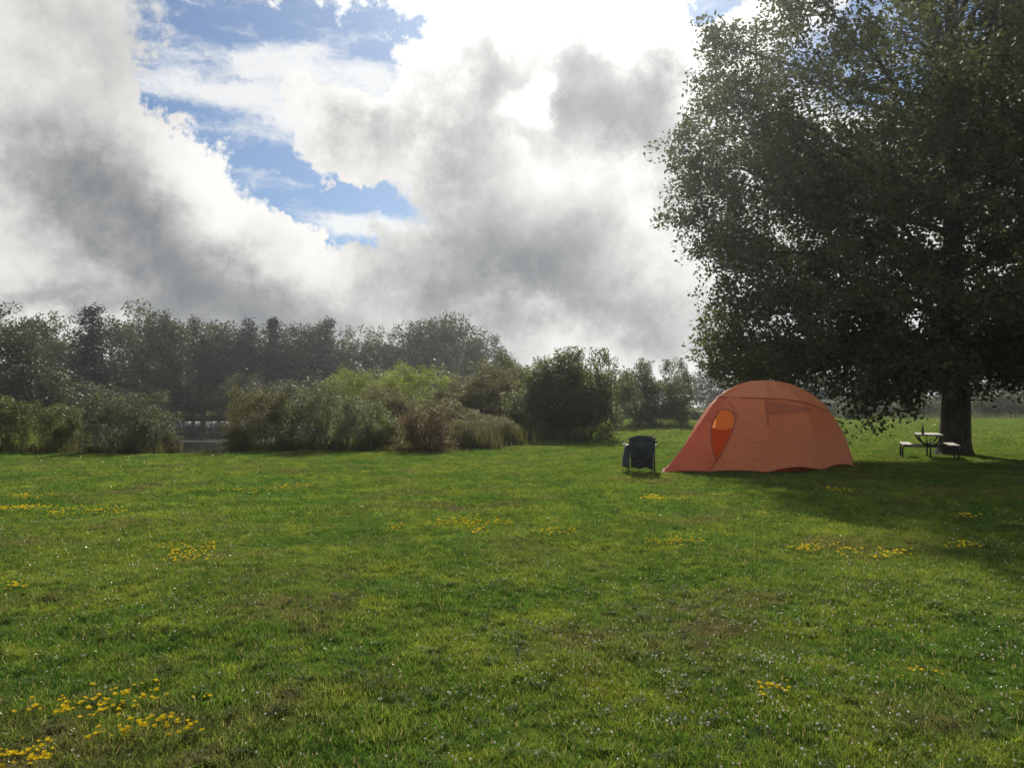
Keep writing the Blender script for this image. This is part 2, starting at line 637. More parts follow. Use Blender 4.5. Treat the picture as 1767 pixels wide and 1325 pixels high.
def build_grass():
    gm = grass_mat('grass_blade')
    cm = grass_mat('clover_leaf', 0.90)
    src = [tuft_mesh('grass_tuft', 10 + k, 34, 0.055, 0.048, 0.0040, gm, 0.75) for k in range(4)]          # near
    src += [clover_mesh('clover_leaves', 20 + k, 16, 0.07, cm) for k in range(2)]                    # near, low leaves
    src += [tuft_mesh('grass_tuft', 30 + k, 34, 0.13, 0.050, 0.0080, gm, 0.75) for k in range(3)]          # middle
    src += [tuft_mesh('grass_tuft', 40 + k, 40, 0.45, 0.065, 0.024, gm, 0.7) for k in range(2)]      # far
    src += [tuft_mesh('grass_tuft', 50 + k, 14, 0.045, 0.095, 0.0052, gm, 0.8) for k in range(2)]    # longer coarse tufts
    r = np.random.default_rng(5)
    P, R, S, I = [], [], [], []

    def zone(y0, y1, dens, picks, sc0, sc1, tall=1.0):
        # uniform over the trapezium the view covers, with a margin for a step to the side
        k = 0.72
        area = (k * y1 + 1.6) ** 2 / k - (k * y0 + 1.6) ** 2 / k
        n = int(area * dens)
        y = r.uniform(y0, y1, int(n * 2.2))
        keep = r.uniform(0, 1, len(y)) < (k * y + 1.6) / (k * y1 + 1.6)
        y = y[keep][:n]
        x = r.uniform(-1, 1, len(y)) * (k * y + 1.6)
        ok = pond_e(x, y) > 1.04
        x, y = x[ok], y[ok]
        a = value_noise(x, y, 0.55, 3) * 0.6 + value_noise(x, y, 0.17, 4) * 0.4
        b = value_noise(x, y, 2.3, 6)
        keep = r.uniform(0, 1, len(x)) < 0.55 + 0.75 * a
        x, y, a, b = x[keep], y[keep], a[keep], b[keep]
        s = (sc0 + (sc1 - sc0) * a) * (0.85 + 0.3 * b) * r.uniform(0.8, 1.2, len(x))
        P.append(np.stack([x, y, ground_z(x, y)], -1))
        R.append(np.stack([r.normal(0, 0.16, len(x)), r.normal(0, 0.16, len(x)), r.uniform(0, 6.28, len(x))], -1))
        S.append(np.stack([0.5 + 0.5 * s, 0.5 + 0.5 * s, s * tall], -1))
        I.append(r.choice(picks, len(x)))
    zone(1.8, 5.0, 620, [0, 1, 2, 3], 0.40, 1.40)
    zone(4.9, 11.0, 430, [0, 1, 2, 3], 0.45, 1.35)
    zone(1.8, 7.0, 14, [4, 5], 0.5, 1.1)
    zone(1.8, 13.0, 16, [11, 12], 0.5, 1.15)
    zone(9.0, 32.0, 110, [6, 7, 8], 0.5, 1.3)
    zone(31.0, 93.0, 9, [9, 10], 0.6, 1.2)
    P, R, S, I = (np.concatenate(q) for q in (P, R, S, I))
    instancer('grass', P, R, S, I, src, kind='stuff', label='short uneven grass covering the lawn', cat=None)


build_grass()


# ------------------------------------------------------------------ plants: leaves and wood
def leaves(r, anchors, per, spread, L, W, up=0.35, droop=0.0, axes=None):
    """rhombic folded leaves scattered round anchor points -> verts, faces, rnd"""
    anchors = np.repeat(np.asarray(anchors, float), per, axis=0)
    n = len(anchors)
    off = r.normal(0, 1, (n, 3))
    off /= np.linalg.norm(off, axis=1)[:, None] + 1e-6
    off *= (np.cbrt(r.uniform(0, 1, n)) * 1.25)[:, None] * spread
    c = anchors + off
    a = r.normal(0, 1, (n, 3))
    a[:, 2] = a[:, 2] * 0.7 - droop
    a /= np.linalg.norm(a, axis=1)[:, None]
    nn = r.normal(0, 1, (n, 3))
    nn[:, 2] += up * 2
    b = np.cross(a, nn)
    b /= np.linalg.norm(b, axis=1)[:, None] + 1e-6
    nrm = np.cross(b, a)
    s = r.uniform(0.65, 1.25, n)[:, None]
    v = np.stack([c - a * L * 0.5 * s, c + b * W * 0.5 * s + nrm * W * 0.12 + a * L * 0.06 * s,
                  c + a * L * 0.5 * s, c - b * W * 0.5 * s + nrm * W * 0.12 + a * L * 0.06 * s], 1).reshape(-1, 3)
    f = np.arange(n * 4).reshape(-1, 4)
    return v, f, np.repeat(r.uniform(0, 1, n), 4)


def join(parts):
    vs, fs, rs, b = [], [], [], 0
    for v, f, q in parts:
        vs.append(v); fs.append(f + b); rs.append(q)
        b += len(v)
    return np.concatenate(vs), np.concatenate(fs), np.concatenate(rs)


def bez(p0, p1, p2, n):
    t = np.linspace(0, 1, n)[:, None]
    return (1 - t) ** 2 * p0 + 2 * t * (1 - t) * p1 + t ** 2 * p2


BARK = bark_mat('bark_dark', (0.035, 0.030, 0.024), (0.085, 0.075, 0.062))
BARK2 = bark_mat('bark_grey', (0.06, 0.055, 0.048), (0.14, 0.13, 0.115))


def build_big_tree():
    r = np.random.default_rng(77)
    base = at_px(1646, 25.7)
    root = empty('broadleaf_tree', base, label='huge dark spreading broadleaf tree shading the tent and picnic table', cat='tree')
    zz = np.array([1.0, 2.0, 3.0, 4.2, 6.4, 9.0, 12.0, 13.6, 14.8, 16.2, 17.6, 18.4])
    rr = np.array([5.2, 6.4, 7.6, 8.7, 9.0, 9.3, 9.5, 8.9, 7.7, 5.6, 3.2, 0.8])
    env = lambda z: np.interp(z, zz, rr)
    # trunk with root flare
    t = MB()
    pts, rad = [], []
    for z, q in ((-0.15, 0.74), (0.0, 0.64), (0.18, 0.54), (0.5, 0.475), (1.2, 0.445), (2.2, 0.43), (3.2, 0.43), (4.2, 0.37), (6, 0.31), (8.5, 0.24), (11, 0.17), (13.5, 0.11), (16, 0.05), (17.3, 0.02)):
        pts.append((0.05 * math.sin(z * 0.7), 0.06 * math.cos(z * 0.5) - 0.06, z))
        rad.append(q)
    t.tube(pts, rad, 20)
    lobes = np.array(t.v)
    ang = np.arctan2(lobes[:, 1], lobes[:, 0])
    k = 1 + 0.10 * np.sin(ang * 5 + 0.7) * np.exp(-np.clip(lobes[:, 2], 0, 9) / 0.5) + 0.025 * np.sin(ang * 9 + lobes[:, 2] * 1.3)
    lobes[:, :2] *= k[:, None]
    t.v = [tuple(p) for p in lobes]
    t.obj('trunk', BARK, root, smooth=True)
    wood = MB()
    anchors, dense = [], []
    limbs = []
    NL = 50
    for i in range(NL):
        f = i / (NL - 1.0)
        za = 2.6 + 11.4 * f ** 1.1
        az = i * 2.39996 + r.uniform(-0.3, 0.3)
        zt = min(za + (0.4 + 4.4 * f) + r.uniform(-1.0, 1.6), 18.0)
        back = math.sin(az)
        if i < 14:
            if back > 0.2:
                zt = za + 3.0 + 5.0 * back
            else:
                zt = za + r.uniform(-0.8, 1.8)
        limbs.append((za, az, zt, float(env(zt)) * r.uniform(0.84, 1.0)))
    for i in range(16):                                       # low drooping limbs on the open side
        az = math.radians(150 + 235 * i / 15) + r.uniform(-0.1, 0.1)
        limbs.append((2.5 + r.uniform(0, 1.0), az, r.uniform(1.6, 3.0), r.uniform(3.8, 7.0)))
    limbs += [(2.8, math.radians(220), 1.15, 5.5), (3.0, math.radians(172), 3.0, 8.4), (3.2, math.radians(186), 3.4, 8.8), (3.2, math.radians(160), 2.9, 7.8), (3.0, math.radians(205), 2.9, 8.0)]
    for az in np.linspace(0, 6.28, 13)[:-1]:                  # leaders of the top
        limbs.append((11.0 + r.uniform(0, 3), az + r.uniform(-0.3, 0.3), r.uniform(15.4, 18.3), r.uniform(1.0, 5.0)))
    for (za, az, zt, R) in limbs:
        d = np.array((math.cos(az), math.sin(az), 0))
        p0 = np.array((0, 0, za))
        p2 = d * R + np.array((0, 0, zt))
        p1 = d * R * 0.5 + np.array((0, 0, max(zt, za) + (0.8 if zt < za + 2 else -0.4 * (zt - za))))
        cv = bez(p0, p1, p2, 9)
        cv[1:-1] += r.normal(0, 0.12, (7, 3))
        L = np.linalg.norm(p2 - p0)
        r0 = 0.028 + 0.009 * L
        wood.tube(cv, list(np.linspace(r0, 0.02, 9)), 6, cap=False)
        ns = int(5 + L * 1.05)
        for j in range(ns):
            tt = 0.22 + 0.78 * (j + r.uniform(0, 1)) / ns
            s0 = bez(p0, p1, p2, 101)[int(tt * 100)]
            side = (1 if j % 2 else -1) * r.uniform(0.5, 1.3)
            dd = d * math.cos(side) + np.cross((0, 0, 1), d) * math.sin(side)
            dd = dd + np.array((0, 0, r.uniform(-0.35, 0.55)))
            dd /= np.linalg.norm(dd)
            l2 = r.uniform(1.0, 2.6) * (1.15 - 0.45 * tt) * (0.6 + 0.05 * L)
            e = s0 + dd * l2 + np.array((0, 0, -0.18 * l2))
            hr = math.hypot(e[0], e[1])
            lim = float(env(e[2]))
            if hr > lim:
                e[:2] *= lim / hr * r.uniform(0.93, 1.03)
            wood.tube([s0, s0 * 0.5 + e * 0.5 + np.array((0, 0, 0.1 * l2)), e], [0.022, 0.014, 0.006], 4, cap=False)
            for q in range(6):
                u = 0.25 + 0.75 * (q + r.uniform(0, 1)) / 6
                b0 = s0 * (1 - u) + e * u
                w = r.normal(0, 1, 3)
                w[2] = w[2] * 0.6
                w = w / np.linalg.norm(w) * r.uniform(0.25, 0.75)
                anchors.append(b0 + w)
                if q % 2:
                    wood.tube([b0, b0 + w], [0.007, 0.003], 3, cap=False)
    anchors = np.array(anchors)
    # shoots that fill the inner crown, thinning out in uneven pockets
    n = 5200
    zz_ = r.uniform(2.0, 15.5, n)
    aa = r.uniform(0, 6.28, n)
    rad = np.sqrt(r.uniform(0, 1, n)) * env(zz_) * 0.93
    fill = np.stack([np.cos(aa) * rad, np.sin(aa) * rad, zz_], -1)
    pocket = (np.sin(fill[:, 0] * 1.1 + 0.8 * np.sin(fill[:, 2])) * np.sin(fill[:, 1] * 1.0 + 1.7) * np.sin(fill[:, 2] * 1.2 + 0.5))
    fill = fill[pocket < 0.12]
    anchors = np.concatenate([anchors, fill])
    # low evening-side light comes in under the back of the crown: its underside rises away from the camera
    y, z = anchors[:, 1], anchors[:, 2]
    keep = z > np.where((y > -2.6) & (anchors[:, 0] > -5.2), 0.72 * (y + 2.6) + 1.6, np.where(anchors[:, 0] < -5.2, 2.1, 0.9))
    # open windows in the top
    win = (np.sin(anchors[:, 0] * 1.3 + 2.0) * np.sin(z * 1.1) + 0.6 * np.sin(anchors[:, 0] * 2.9 + z * 0.7))
    keep &= ~((z > 12.6) & (win > 0.25) & (r.uniform(0, 1, len(z)) < 0.85))
    keep &= ~((z > 11.3 + 0.15 * y) & (anchors[:, 0] > -4.2) & (anchors[:, 0] < 0.8) & (r.uniform(0, 1, len(z)) < 0.78))
    anchors = anchors[keep]
    per = max(20, int(310000 / len(anchors)))
    lm = foliage_mat('big_tree_leaf', (0.032, 0.045, 0.020), (0.052, 0.070, 0.026), 0.30, (0.12, 0.145, 0.04), 0.6, 0.2)
    v, f, q = leaves(r, anchors, per, r.uniform(0.24, 0.46, len(anchors))[np.repeat(np.arange(len(anchors)), per)][:, None], 0.15, 0.092, 0.4, 0.25)
    wood.obj('branch', BARK, root, smooth=True)
    mobj('crown', fast_mesh('crown', v, f, lm, rnd=q), root)
    print('big tree anchors', len(anchors), 'leaves', len(f))


build_big_tree()


# plant kinds are built once at a nominal size and placed as copies that share their meshes
def make_clump_plant(seed, h, w, base_h, n_cl, cl_r, per, L, W, mats, stems=1, flat_top=0.0, airy=0.0, up=0.35):
    """crown of leaf clumps inside an uneven ellipsoid, each clump carried by a limb -> (wood mesh, crown mesh)"""
    r = np.random.default_rng(seed)
    wood = MB()
    cz = (h + base_h) / 2
    rz = (h - base_h) / 2
    cl = []
    lob = r.uniform(0, 6.28, 4)
    for i in range(n_cl):
        a = i * 2.39996 + r.uniform(-0.4, 0.4)
        e = math.asin(np.clip(r.uniform(-1, 1), -1, 1))
        k = r.uniform(0.35, 1.0) ** 0.5
        k *= 1 + 0.16 * math.sin(a * 2 + lob[0]) + 0.13 * math.sin(a * 3 + lob[1] + e * 2)
        z = cz + rz * k * math.sin(e) * (1.0 if math.sin(e) > 0 else 1.0)
        rr = w / 2 * k * math.cos(e) ** (0.6 if math.sin(e) < 0.3 else 0.9)
        cl.append((math.cos(a) * rr, math.sin(a) * rr, min(z, h)))
    cl = np.array(cl)
    if stems == 1:
        pts = [(0, 0, -0.2), (0, 0, base_h * 0.6), (0.1, 0.05, cz), (0, 0.1, h * 0.88)]
        r0 = 0.016 * h + 0.03
        wood.tube(pts, [r0 * 1.25, r0, r0 * 0.6, 0.03], 8)
        for c in cl[::2]:
            z0 = max(base_h * 0.5, c[2] - 0.45 * math.hypot(c[0], c[1]) - 0.5)
            p0 = np.array((0.05, 0.05, z0))
            wood.tube(bez(p0, (p0 + c) / 2 + np.array((0, 0, 0.25)), c, 4), [r0 * 0.35, r0 * 0.25, r0 * 0.15, 0.01], 4, cap=False)
    else:
        for c in cl[:stems]:
            a = math.atan2(c[1], c[0])
            p0 = np.array((math.cos(a) * 0.12 * w * 0.5, math.sin(a) * 0.12 * w * 0.5, -0.1))
            wood.tube(bez(p0, np.array((c[0] * 0.35, c[1] * 0.35, c[2] * 0.6)), c, 5), [0.03, 0.026, 0.02, 0.014, 0.006], 5, cap=False)
    parts = []
    sub = []
    for c in cl:
        k = r.integers(3, 6)
        sub.append(c + r.normal(0, cl_r * 0.55, (k, 3)) * np.array((1, 1, 0.75)))
    sub = np.concatenate(sub)
    sub[:, 2] = np.maximum(sub[:, 2], 0.06)
    if airy:
        sub = sub[r.uniform(0, 1, len(sub)) > airy]
    v, f, q = leaves(r, sub, per, cl_r * 0.62, L, W, up)
    keep = v[:, 2].reshape(-1, 4).min(1) > 0.0
    v = v.reshape(-1, 4, 3)[keep].reshape(-1, 3)
    q = q.reshape(-1, 4)[keep].reshape(-1)
    f = np.arange(len(v)).reshape(-1, 4)
    return wood.mesh('limbs', BARK2, True), fast_mesh('crown', v, f, mats, rnd=q)


def make_conifer(seed, h, w, mat, droop=0.25, gap=0.75, bare=0.08, bushy=1.0, taper=0.8):
    r = np.random.default_rng(seed)
    wood = MB()
    wood.tube([(0, 0, -0.2), (0, 0, h * 0.5), (0, 0, h)], [0.016 * h, 0.010 * h, 0.015], 7)
    parts = []
    z = h * bare
    while z < h - 0.15:
        fr = (z / h - bare) / (1 - bare)
        R = w / 2 * (1 - fr) ** taper * r.uniform(0.75, 1.1) + 0.12
        for k in range(int(r.integers(5, 8))):
            a = r.uniform(0, 6.28)
            d = np.array((math.cos(a), math.sin(a), 0))
            Rk = R * r.uniform(0.7, 1.1)
            p2 = d * Rk + np.array((0, 0, z + (0.25 * Rk if fr > 0.8 else -droop * Rk)))
            cv = bez(np.array((0, 0, z)), d * Rk * 0.5 + np.array((0, 0, z + 0.05)), p2, 6)
            if k < 3:
                wood.tube(cv[::2], [0.03, 0.02, 0.008], 3, cap=False)
            n = max(3, int(Rk * 5))
            anc = cv[np.minimum(5, (r.uniform(0.1, 1, n) * 6).astype(int))] + r.normal(0, 0.16, (n, 3))
            parts.append(leaves(r, anc, 7, 0.28 * bushy, 0.42, 0.13, 0.5, 0.15))
        z += gap * r.uniform(0.7, 1.2) * (1 - 0.5 * fr)
    v, f, q = join(parts)
    return wood.mesh('limbs', BARK, True), fast_mesh('crown', v, f, mat, rnd=q)


FM = {
    'forest': foliage_mat('leaf_forest', (0.022, 0.034, 0.016), (0.040, 0.056, 0.022), 0.28, (0.085, 0.11, 0.03)),
    'forest_pale': foliage_mat('leaf_forest_pale', (0.036, 0.050, 0.020), (0.064, 0.080, 0.030), 0.34, (0.12, 0.145, 0.045)),
    'needle': foliage_mat('needle_dark', (0.016, 0.026, 0.016), (0.028, 0.040, 0.022), 0.15, (0.05, 0.07, 0.03)),
    'shrub': foliage_mat('leaf_shrub', (0.034, 0.052, 0.016), (0.070, 0.088, 0.026), 0.38, (0.15, 0.175, 0.04), 0.55, 0.3),
    'silver': foliage_mat('leaf_silver', (0.050, 0.066, 0.036), (0.115, 0.130, 0.080), 0.40, (0.16, 0.18, 0.075), 0.6, 0.25),
    'olive': foliage_mat('leaf_olive', (0.055, 0.058, 0.024), (0.100, 0.098, 0.042), 0.40, (0.17, 0.16, 0.05)),
    'willow': foliage_mat('leaf_willow', (0.065, 0.092, 0.018), (0.125, 0.155, 0.026), 0.50, (0.26, 0.31, 0.04)),
    'rust': foliage_mat('leaf_rust', (0.050, 0.042, 0.020), (0.115, 0.078, 0.034), 0.35, (0.20, 0.13, 0.05)),
    'pale': foliage_mat('leaf_pale', (0.085, 0.098, 0.045), (0.140, 0.150, 0.065), 0.40, (0.22, 0.24, 0.09)),
}
KIND = {}
KIND['round_a'] = (14.0, 10.0, make_clump_plant(101, 14, 10, 2.4, 95, 1.25, 26, 0.42, 0.26, FM['forest']))
KIND['round_b'] = (14.0, 10.0, make_clump_plant(102, 14, 10, 1.6, 105, 1.15, 26, 0.38, 0.24, FM['forest']))
KIND['round_pale'] = (14.0, 9.0, make_clump_plant(103, 14, 9, 2.0, 90, 1.15, 26, 0.38, 0.24, FM['forest_pale']))
KIND['airy'] = (14.0, 7.0, make_clump_plant(104, 14, 7, 3.2, 60, 0.9, 18, 0.36, 0.22, FM['forest_pale'], airy=0.25))
KIND['airy_dark'] = (14.0, 9.0, make_clump_plant(105, 14, 9, 3.0, 80, 1.0, 20, 0.36, 0.22, FM['forest'], airy=0.2))
KIND['pine'] = (14.0, 8.0, make_conifer(111, 14, 8.0, FM['needle'], 0.0, 0.85, 0.10, 1.7, 0.80))
KIND['pine_b'] = (14.0, 8.5, make_conifer(113, 14, 8.5, FM['needle'], -0.15, 1.0, 0.10, 1.8, 0.66))
KIND['spruce'] = (14.0, 6.5, make_conifer(112, 14, 6.5, FM['needle'], 0.28, 0.7, 0.05))
KIND['under'] = (5.0, 7.0, make_clump_plant(121, 5, 7, 0.0, 70, 0.9, 24, 0.30, 0.19, FM['forest'], stems=8))
KIND['under_pale'] = (5.0, 7.0, make_clump_plant(122, 5, 7, 0.0, 70, 0.85, 24, 0.28, 0.18, FM['forest_pale'], stems=8))
KIND['shrub'] = (2.2, 2.6, make_clump_plant(131, 2.2, 2.6, 0.0, 75, 0.30, 42, 0.085, 0.05, FM['shrub'], stems=14))
KIND['shrub_silver'] = (2.2, 2.9, make_clump_plant(132, 2.2, 2.9, 0.0, 85, 0.30, 40, 0.085, 0.045, FM['silver'], stems=16))
KIND['shrub_olive'] = (2.6, 2.8, make_clump_plant(133, 2.6, 2.8, 0.0, 90, 0.30, 42, 0.080, 0.045, FM['olive'], stems=16))
KIND['shrub_rust'] = (1.8, 2.0, make_clump_plant(134, 1.8, 2.0, 0.0, 70, 0.26, 42, 0.07, 0.045, FM['rust'], stems=12))
KIND['willow'] = (4.0, 4.2, make_clump_plant(135, 4.0, 4.2, 0.0, 110, 0.42, 44, 0.15, 0.05, FM['willow'], stems=14))
KIND['tall_olive'] = (4.2, 4.6, make_clump_plant(136, 4.2, 4.6, 0.0, 120, 0.45, 44, 0.13, 0.07, FM['olive'], stems=16))
KIND['tall_dark'] = (4.4, 4.4, make_clump_plant(137, 4.4, 4.4, 0.0, 120, 0.45, 44, 0.13, 0.075, FM['shrub'], stems=16))
KIND['tall_ragged'] = (4.4, 3.0, make_clump_plant(138, 4.4, 3.0, 0.1, 85, 0.36, 34, 0.13, 0.075, FM['shrub'], stems=12, airy=0.15))
KIND['pale_bush'] = (2.0, 3.2, make_clump_plant(139, 2.0, 3.2, 0.0, 90, 0.36, 30, 0.14, 0.09, FM['pale'], stems=10))

_rz = random.Random(4)


def plant(name, kind, px, Y, top, wpx, label, cat, group, trunk_name='trunk', squash=None):
    """place a plant whose top shows at photo row `top` and whose width is wpx photo pixels, rooted at depth Y"""
    h0, w0, (wm, cm) = KIND[kind]
    p = at_px(px, Y)
    h = height_at(top, Y) - p.z
    w = wpx / F * Y
    root = empty(name, p, _rz.uniform(0, 6.28), label=label, cat=cat, group=group)
    root.scale = (w / w0, w / w0, h / h0)
    mobj(trunk_name, wm, root)
    mobj('crown', cm, root)
    return root


FG = 'trees of the wood behind the pond'
for a in [
    ('leafy_tree', 'round_b', -8, 66, 536, 150, 'tall leafy tree cut by the left edge of the picture', 'tree'),
    ('leafy_tree', 'round_pale', 78, 108, 536, 100, 'mid green rounded tree between the left edge tree and the dark conifer', 'tree'),
    ('conifer_tree', 'pine', 158, 92, 530, 190, 'broad very dark conifer standing left of the pond', 'tree'),
    ('leafy_tree', 'airy', 238, 112, 527, 90, 'tallest airy treetop just right of the broad dark conifer', 'tree'),
    ('leafy_tree', 'round_a', 280, 104, 546, 110, 'dark rounded tree above the left end of the pond', 'tree'),
    ('conifer_tree', 'pine_b', 334, 116, 551, 121, 'pine with a tufted top above the pond gap', 'tree'),
    ('leafy_tree', 'airy_dark', 378, 119, 552, 100, 'dark loose tree above the right end of the pond gap', 'tree'),
    ('conifer_tree', 'pine_b', 428, 117, 555, 152, 'flat topped pine left of the pointed spruce', 'tree'),
    ('conifer_tree', 'spruce', 472, 114, 550, 113, 'pointed spruce with drooping tiers, sharpest top in the row', 'tree'),
    ('leafy_tree', 'airy_dark', 522, 116, 554, 100, 'loose dark tree between the spruce and the bushy pine', 'tree'),
    ('conifer_tree', 'pine', 564, 118, 552, 145, 'bushy pine beside the thin see-through trees', 'tree'),
    ('leafy_tree', 'airy', 610, 120, 567, 62, 'thin see-through tree beside the bushy pine', 'tree'),
    ('leafy_tree', 'airy', 648, 121, 569, 66, 'second thin see-through tree, left of the tall paired crowns', 'tree'),
    ('leafy_tree', 'airy_dark', 706, 118, 551, 105, 'tall loose crown, left of the pair at the right end of the wood', 'tree'),
    ('leafy_tree', 'round_a', 782, 116, 550, 120, 'tall full round crown, right of the pair at the end of the wood', 'tree'),
    ('leafy_tree', 'round_b', 836, 112, 586, 76, 'lower round tree where the wood steps down to the right', 'tree'),
    ('leafy_tree', 'round_b', 470, 121, 575, 130, 'dark tree filling in behind the pointed spruce', 'tree'),
    ('leafy_tree', 'round_a', 640, 124, 590, 150, 'dark tree filling in behind the thin see-through trees', 'tree'),
    ('leafy_tree', 'round_a', 405, 122, 572, 120, 'dark tree filling in left of the flat topped pine', 'tree'),
    ('leafy_tree', 'round_b', 545, 123, 572, 120, 'dark tree filling in behind the bushy pine', 'tree'),
    ('leafy_tree', 'round_a', 296, 122, 565, 110, 'dark tree filling in left of the tufted pine', 'tree'),
    ('leafy_tree', 'round_b', 745, 122, 565, 120, 'dark tree filling in between the paired tall crowns', 'tree'),
    ('leafy_tree', 'round_b', 350, 124, 568, 130, 'dark tree filling in behind the tufted pine', 'tree'),
    ('leafy_tree', 'round_a', 190, 118, 555, 130, 'dark tree filling in behind the broad conifer', 'tree'),
    ('leafy_tree', 'round_pale', 20, 116, 552, 130, 'paler tree behind the tree at the left edge', 'tree'),
]:
    plant(*a, FG)
for i, (kind, px, Y, top, w, label) in enumerate([
    ('under', 55, 72, 640, 150, 'dark bank bush under the left edge tree'),
    ('under', 130, 80, 660, 160, 'dark bank bush at the foot of the broad conifer'),
    ('under_pale', 215, 96, 660, 110, 'bank bush right of the conifer foot'),
    ('under_pale', 292, 109, 650, 110, 'pale bank bush above the left end of the water'),
    ('under_pale', 360, 112, 668, 100, 'low pale bank bush straight above the water'),
    ('under_pale', 432, 106, 649, 110, 'rounded bank bush above the right end of the water'),
    ('under', 500, 100, 655, 130, 'dark bush between the pond and the willows'),
    ('under', 760, 98, 640, 130, 'dark bush under the tall round crown'),
    ('under', 640, 104, 640, 150, 'dark bush under the thin see-through trees'),
    ('under', 850, 95, 640, 120, 'dark bush under the lower round tree'),
]):
    plant('bank_bush', kind, px, Y, top, w, label, 'bush', 'bushes on the far bank', 'stem')

SG = 'shrubs along the lawn edge'
for a in [
    ('shrub', 8, 26.6, 688, 92, 'dark green shrub cut by the left picture edge, at the lawn'),
    ('shrub', 106, 27.2, 700, 74, 'smaller upright shrub second from the left edge'),
    ('shrub_silver', 226, 27.0, 681, 132, 'large silvery shrub just left of the pond gap'),
    ('shrub_olive', 292, 27.2, 752, 40, 'small yellowish weed clump at the left of the pond gap'),
    ('shrub_olive', 412, 27.6, 738, 44, 'low yellowish shrub at the right of the pond gap'),
    ('shrub_olive', 458, 28.2, 668, 120, 'tall olive shrub right of the pond gap'),
    ('shrub_silver', 560, 28.0, 662, 150, 'tall grey green shrub flecked with light, between olive and rusty shrubs'),
    ('shrub', 630, 31.0, 690, 90, 'dim green shrub behind the grey green flecked one'),
    ('shrub_olive', 800, 29.0, 722, 70, 'low olive shrub just right of the rusty one'),
    ('shrub_olive', 858, 31.5, 716, 76, 'second low olive shrub right of the rusty one'),
    ('shrub', 662, 28.2, 722, 66, 'low green shrub between the flecked and the rusty shrubs'),
    ('shrub_rust', 732, 26.3, 708, 84, 'rusty brown shrub standing forward on the lawn edge'),
]:
    plant('lawn_shrub', a[0], a[1], a[2], a[3], a[4], a[5], 'shrub', SG, 'stem')
for a in [
    ('willow', 604, 46, 637, 110, 'bright yellow green willow bush, left of the two'),
    ('willow', 706, 44, 630, 130, 'bright yellow green willow bush, right of the two'),
    ('tall_olive', 668, 40, 668, 100, 'grey green tall shrub in front of the bright willows'),
    ('tall_olive', 800, 42, 655, 120, 'olive tall shrub right of the bright willows'),
    ('tall_olive', 868, 41, 634, 130, 'olive tall shrub left of the dark arching one'),
    ('tall_olive', 770, 33, 690, 120, 'dim olive shrub right behind the rusty shrub'),
    ('tall_dark', 888, 52, 612, 120, 'rounded green shrub top behind the olive ones'),
    ('tall_dark', 930, 37, 655, 120, 'dark shrub left of the tall arching one'),
    ('tall_dark', 985, 36, 622, 150, 'tallest dark shrub with arching twigs over the chair side'),
    ('tall_ragged', 965, 36.5, 607, 110, 'ragged twiggy top left of the arching shrub'),
    ('tall_ragged', 1012, 36.5, 606, 90, 'ragged twiggy top right of the arching shrub'),
    ('tall_ragged', 1066, 52, 640, 70, 'grey ragged shrub between arching shrub and dark thicket'),
    ('tall_dark', 1132, 56, 645, 110, 'dark solid thicket behind the folding chair'),
    ('tall_ragged', 1104, 57, 624, 60, 'ragged twiggy top on the left of the dark thicket'),
    ('tall_ragged', 1170, 58, 622, 56, 'narrow pointed shrub on the right of the dark thicket'),
]:
    plant('tall_shrub', a[0], a[1], a[2], a[3], a[4], a[5], 'shrub', 'tall shrubs between pond and meadow', 'stem')

RG = 'far trees beyond the meadow'
for a in [
    ('leafy_tree', 'round_b', 1228, 130, 632, 62, 'far bluish round tree just left of the tent', 'tree'),
    ('leafy_tree', 'round_pale', 1300, 118, 630, 90, 'far tree directly behind the tent top', 'tree'),
    ('leafy_tree', 'round_a', 1390, 124, 640, 110, 'far tree seen right of the tent top', 'tree'),
    ('leafy_tree', 'round_b', 1470, 128, 648, 110, 'far tree behind the pale round bush', 'tree'),
    ('leafy_tree', 'round_pale', 1548, 120, 655, 80, 'far tree above the hanging leaf tip', 'tree'),
    ('leafy_tree', 'round_a', 1630, 132, 650, 120, 'far tree hidden partly by the big trunk', 'tree'),
    ('leafy_tree', 'round_b', 1730, 126, 655, 110, 'far tree at the right picture edge', 'tree'),
]:
    plant(*a, RG)
for a in [
    ('under_pale', 1160, 112, 700, 60, 'low far bush right of the dark thicket'),
    ('pale_bush', 1190, 86, 706, 56, 'low pale bush left of the tent, in the meadow'),
    ('under', 1270, 112, 690, 110, 'low far bush hidden behind the tent'),
    ('under', 1420, 110, 690, 120, 'low far bush right of the tent'),
    ('pale_bush', 1481, 87, 697, 50, 'pale round bush standing alone in the meadow'),
    ('under_pale', 1545, 106, 683, 70, 'far bush behind the hanging leaf tip'),
    ('under_pale', 1608, 108, 690, 60, 'far bush left of the big trunk'),
    ('under_pale', 1712, 108, 678, 90, 'far rounded bush right of the big trunk'),
    ('under', 1660, 114, 692, 110, 'far bush behind the big trunk'),
    ('under', 1775, 110, 688, 90, 'far bush cut by the right picture edge'),
]:
    plant('meadow_bush', a[0], a[1], a[2], a[3], a[4], a[5], 'bush', 'bushes along the far meadow edge', 'stem')


def build_far_wood():
    """the closed wood behind the single trees, read as one mass"""
    r = np.random.default_rng(9)
    anc = []
    for x in np.arange(-150, 170, 1.6):
        y = 140 + 8 * math.sin(x * 0.07) + r.uniform(-4, 4)
        top = (11.5 if x < -8 else 7.0) + 1.2 * math.sin(x * 0.35) + r.uniform(-1.2, 1.2)
        for z in np.arange(0.3, top, 0.9):
            anc.append((x + r.uniform(-1, 1), y + r.uniform(-2, 2), z))
    v, f, q = leaves(r, anc, 26, 1.0, 0.6, 0.4)
    mobj('far_wood', fast_mesh('far_wood', v, f, FM['forest'], rnd=q), kind='stuff', label='dark wood closing the view behind the trees')


build_far_wood()


